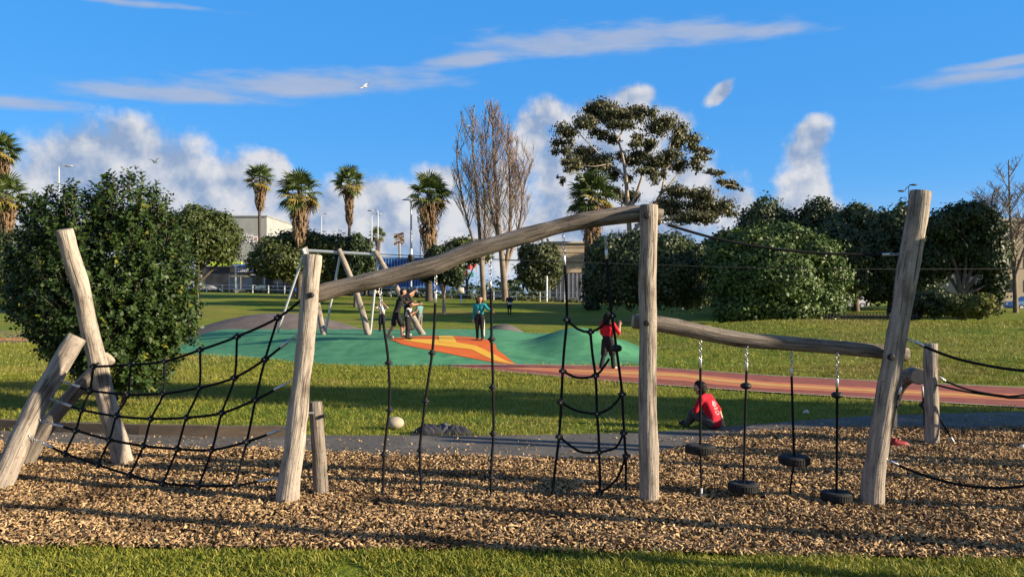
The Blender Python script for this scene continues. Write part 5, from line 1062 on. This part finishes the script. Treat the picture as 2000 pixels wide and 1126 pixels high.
    for a, b, ra, rb, m_ in pr:
        ax = (b-a); L_ = ax.length; ax = ax/L_ if L_ > 1e-6 else Vector((0, 0, 1)); P_ = []; R_ = []
        for k in range(4): t = math.pi/2*(1-k/4); P_.append(a-ax*ra*math.sin(t)); R_.append(max(ra*math.cos(t), ra*.05))
        for k in range(5): t = math.pi/2*k/4; P_.append(b+ax*rb*math.sin(t)); R_.append(max(rb*math.cos(t), rb*.05))
        mb.tube(P_, R_, 12)
    me = bpy.data.meshes.new('tmp'); me.from_pydata(mb.V, [], mb.F); tmp = bpy.data.objects.new('tmp', me); C.objects.link(tmp)
    bm = bmesh.new(); bm.from_mesh(me); bmesh.ops.remove_doubles(bm, verts=bm.verts, dist=1e-6); bmesh.ops.recalc_face_normals(bm, faces=bm.faces); bm.to_mesh(me); bm.free()
    rm = tmp.modifiers.new('r', 'REMESH'); rm.mode = 'VOXEL'; rm.voxel_size = voxel; s_ = tmp.modifiers.new('s', 'SMOOTH'); s_.iterations = 3; s_.factor = .5
    body = bpy.data.meshes.new_from_object(tmp.evaluated_get(bpy.context.evaluated_depsgraph_get())); bpy.data.objects.remove(tmp); bpy.data.meshes.remove(me)
    n = len(body.polygons); cen = np.empty(n*3); body.polygons.foreach_get('center', cen); cen = cen.reshape(-1, 3)
    names = []; best = np.full(n, 1e9); idx = np.zeros(n, int)
    for a, b, ra, rb, m_ in pr:
        if m_ not in names: names.append(m_)
        a_, b_ = np.array(a), np.array(b); ab = b_-a_; t = np.clip(((cen-a_) @ ab)/max(ab @ ab, 1e-9), 0, 1); dist = np.linalg.norm(cen-(a_+t[:, None]*ab), axis=1)-(ra+(rb-ra)*t)
        sel = dist < best; best[sel] = dist[sel]; idx[sel] = names.index(m_)
    if hm in names and sk in names:
        names.append('feature')
        for c_, r_ in marks: sel = (np.linalg.norm(cen-np.array(c_), axis=1) < r_) & (idx == names.index(sk)); idx[sel] = names.index('feature')
    for m_ in names: body.materials.append(MT[m_])
    body.polygons.foreach_set('material_index', idx.astype(np.int32)); body.polygons.foreach_set('use_smooth', np.ones(n, bool)); body.name = 'body'
    t = thing('person', foot, label, 'person', group, rz); o = bpy.data.objects.new('body', body); C.objects.link(o); o.parent = t
    return t, o, V3
R_ = math.radians
sf = lambda px, py: hit(px, py, S)
GP = 'people at the zip line'
# adult in black, stepping right with arms up
f = sf(772, 660); f = Vector((f.x, f.y, float(S(f.x, f.y))))
person('person in black cap, black tee and shorts reaching up to the zip line', f, 1.60, R_(-78), dict(pelvis=(0,.02,.49), waist=(0,.05,.585), chest=(0,.085,.70), neck=(0,.12,.81), head=(0,.155,.885), shL=(-.10,.10,.77), shR=(.10,.10,.77),
    elR=(.10,.25,.83), wrR=(.04,.36,.90), elL=(-.12,.22,.68), wrL=(-.06,.33,.70), hipL=(-.055,.02,.48), knL=(-.06,.12,.27), anL=(-.06,.14,.05), toL=(-.07,.24,.02), hipR=(.055,.01,.48), knR=(.06,-.03,.28), anR=(.06,-.15,.06), toR=(.065,-.05,.02), look=(.05,1,-.1)),
    dict(skin='skin', top='p_black', legs='p_black', calf='skin', shoe='p_shoe', hair='p_black', wide=1.25, hem=True), False, .011, 'cap', GP)
f = sf(789, 657); f = Vector((f.x, f.y+.7, float(S(f.x, f.y+.7))))
person('person in dark clothes and white shoes half hidden behind the one in black', f, 1.52, R_(-80), dict(chest=(0,.05,.70), neck=(0,.07,.82), head=(0,.10,.90), elR=(.14,.12,.66), wrR=(.10,.25,.68), elL=(-.14,.12,.64), wrL=(-.08,.26,.66), anL=(-.058,-.12,.05), toL=(-.066,-.02,.018), look=(.1,1,-.15)),
    dict(skin='skin', top='p_black', legs='p_black', calf='skin', shoe='p_white', hair='p_black'), False, .011, 'cap', GP)
f = sf(797, 662); f = Vector((f.x, f.y-.05, float(S(f.x, f.y-.05))))
person('child in white and black top and black trousers holding the zip line seat', f, 1.20, R_(-100), dict(chest=(0,.03,.70), neck=(0,.06,.80), head=(.02,.10,.875), elR=(.15,.10,.62), wrR=(.08,.22,.70), elL=(-.15,.10,.62), wrL=(-.06,.22,.72), shL=(-.105,.03,.76), shR=(.105,.03,.76), look=(.45,.8,-.1)),
    dict(skin='skin', top='p_white', legs='p_black', shoe='p_black', sleeve='p_black', wide=1.3), True, .010, 'short', GP, extra=[((.05,.06,.66),(-.07,.06,.70),.052,.05,'p_black')])
f = sf(820, 645); person('small child in grey teal top and grey shorts behind the rope', Vector((f.x, f.y, float(S(f.x, f.y)))), 1.10, R_(50), dict(elL=(-.12,.08,.64), wrL=(-.06,.20,.66), elR=(.12,.08,.64), wrR=(.06,.20,.68), neck=(0,.03,.82), head=(0,.05,.90)),
    dict(skin='skin', top='p_greyteal', forearm='p_greyteal', legs='p_grey', calf='skin', shoe='p_white'), True, .011, 'short', GP)
f = sf(746, 647); person('child in pale pink shirt and navy trousers with hands raised to head', Vector((f.x, f.y, float(S(f.x, f.y)))), 1.08, R_(175), dict(elL=(-.20,.05,.80), wrL=(-.08,.06,.93), elR=(.20,.05,.80), wrR=(.08,.06,.93), shL=(-.11,0,.80), shR=(.11,0,.80), anL=(-.075,-.01,.05), anR=(.075,-.01,.05), toL=(-.09,.08,.02), toR=(.09,.08,.02)),
    dict(skin='skin', top='p_pink', forearm='skin', legs='p_navy', shoe='p_black', wide=1.35), True, .011, 'short', GP)
f = sf(937, 664); person('child in turquoise long sleeved top holding out an arm on the mound', f, 1.36, R_(168), dict(elL=(-.20,.05,.69), wrL=(-.31,.12,.64), elR=(.135,-.01,.62), wrR=(.14,.02,.47), head=(-.01,.03,.905), look=(-.35,1,-.12)),
    dict(skin='skin', top='p_teal', forearm='p_teal', legs='p_black', shoe='p_black', wide=1.0), True, .010, 'long', None, extra=[((-.098,-.005,.46),(-.098,.0,.10),.018,.020,'p_white'), ((.0,.062,.635),(.01,.062,.615),.022,.018,'p_white')])
x_, d_ = (995-1000)/F*66, 66; person('distant person in dark jacket with pale shirt tail on the shaded lawn', Vector((x_, d_, gz(x_, d_))), 1.72, R_(10), dict(elL=(-.15,.05,.64), wrL=(-.10,.15,.58), elR=(.15,.05,.64), wrR=(.10,.15,.58)), dict(skin='skin', top='p_navy', forearm='p_navy', legs='p_black', shoe='p_black', hair='p_grey'), False, .02, 'short', None,
    extra=[((-.045,-.03,.535),(.045,-.03,.535),.062,.062,'p_white')])
f = hit(1187, 721, flat); person('child in red top and black trousers walking away along the red path', f, 1.42, R_(-28), dict(elR=(.20,.02,.64), wrR=(.19,.08,.77), elL=(-.13,.05,.63), wrL=(-.10,.13,.52), knL=(-.06,-.02,.28), anL=(-.07,-.13,.06), toL=(-.075,-.05,.02), knR=(.06,.06,.28), anR=(.075,.08,.05), toR=(.09,.18,.02), look=(.1,1,-.15)),
    dict(skin='skin', top='p_red', legs='p_black', shoe='p_shoe', wide=1.35), True, .010, 'long', None)
# child sitting on the path edge, seen from behind
f = hit(1391, 838, flat); t, bo, g = person('child in red printed tee sitting on the path edge, back turned', Vector((f.x+.02, f.y+.05, .012)), 1.26, R_(54), dict(pelvis=(0,-.02,.065), waist=(0,.0,.155), chest=(0,.055,.27), neck=(.0,.115,.365), head=(0,.155,.43), shL=(-.105,.09,.325), shR=(.105,.085,.325),
    elR=(.165,.0,.185), wrR=(.17,-.045,.055), elL=(-.15,.14,.20), wrL=(-.09,.19,.17), hipL=(-.055,.0,.065), knL=(-.085,.20,.155), anL=(-.08,.27,.03), toL=(-.085,.35,.03), hipR=(.055,.0,.065), knR=(.11,.22,.145), anR=(.03,.29,.035), toR=(.02,.37,.03), look=(.05,1,-.25)),
    dict(skin='skin', top='p_red', legs='p_dkgrey', shoe='p_black', wide=1.2, hem=True), True, .010, 'short')
# white print on the back of the tee
bv = BVHTree.FromPolygons([v.co for v in bo.data.vertices], [tuple(p.vertices) for p in bo.data.polygons]); mb = MB(); h = 1.26
def on_back(u, z):
    s = Vector((u*h, -.6, z*h)); hit_, nn_, _, _ = bv.ray_cast(s, Vector((0, 1, 0))); return (hit_+nn_*.002) if hit_ else None
def mark(ps, r=.004):
    q = [on_back(u, z) for u, z in ps]; q = [p for p in q if p]
    if len(q) > 1: mb.tube(q, r, 5)
mark([(.052*math.cos(a), .235+.062*math.sin(a)) for a in np.linspace(.3, 2.9, 14)]); mark([(.052*math.cos(a), .215+.062*math.sin(a)) for a in np.linspace(3.5, 5.9, 14)])
mark([(.020*math.cos(a), .262+.022*math.sin(a)) for a in np.linspace(0, 6.3, 14)], .005); mark([(0,.250),(0,.275)], .006)
for i in range(5): mark([(-.040+i*.020, .212), (-.040+i*.020, .228)], .0045); mark([(-.040+i*.020, .228 if i % 2 else .212), (-.028+i*.020, .228 if i % 2 else .212)], .004)
for i in range(4): mark([(-.026+i*.016, .190), (-.018+i*.016, .190)], .0045)
o = mk('shirt_print', mb.V, mb.F, MT['white_paint']); o.parent = t
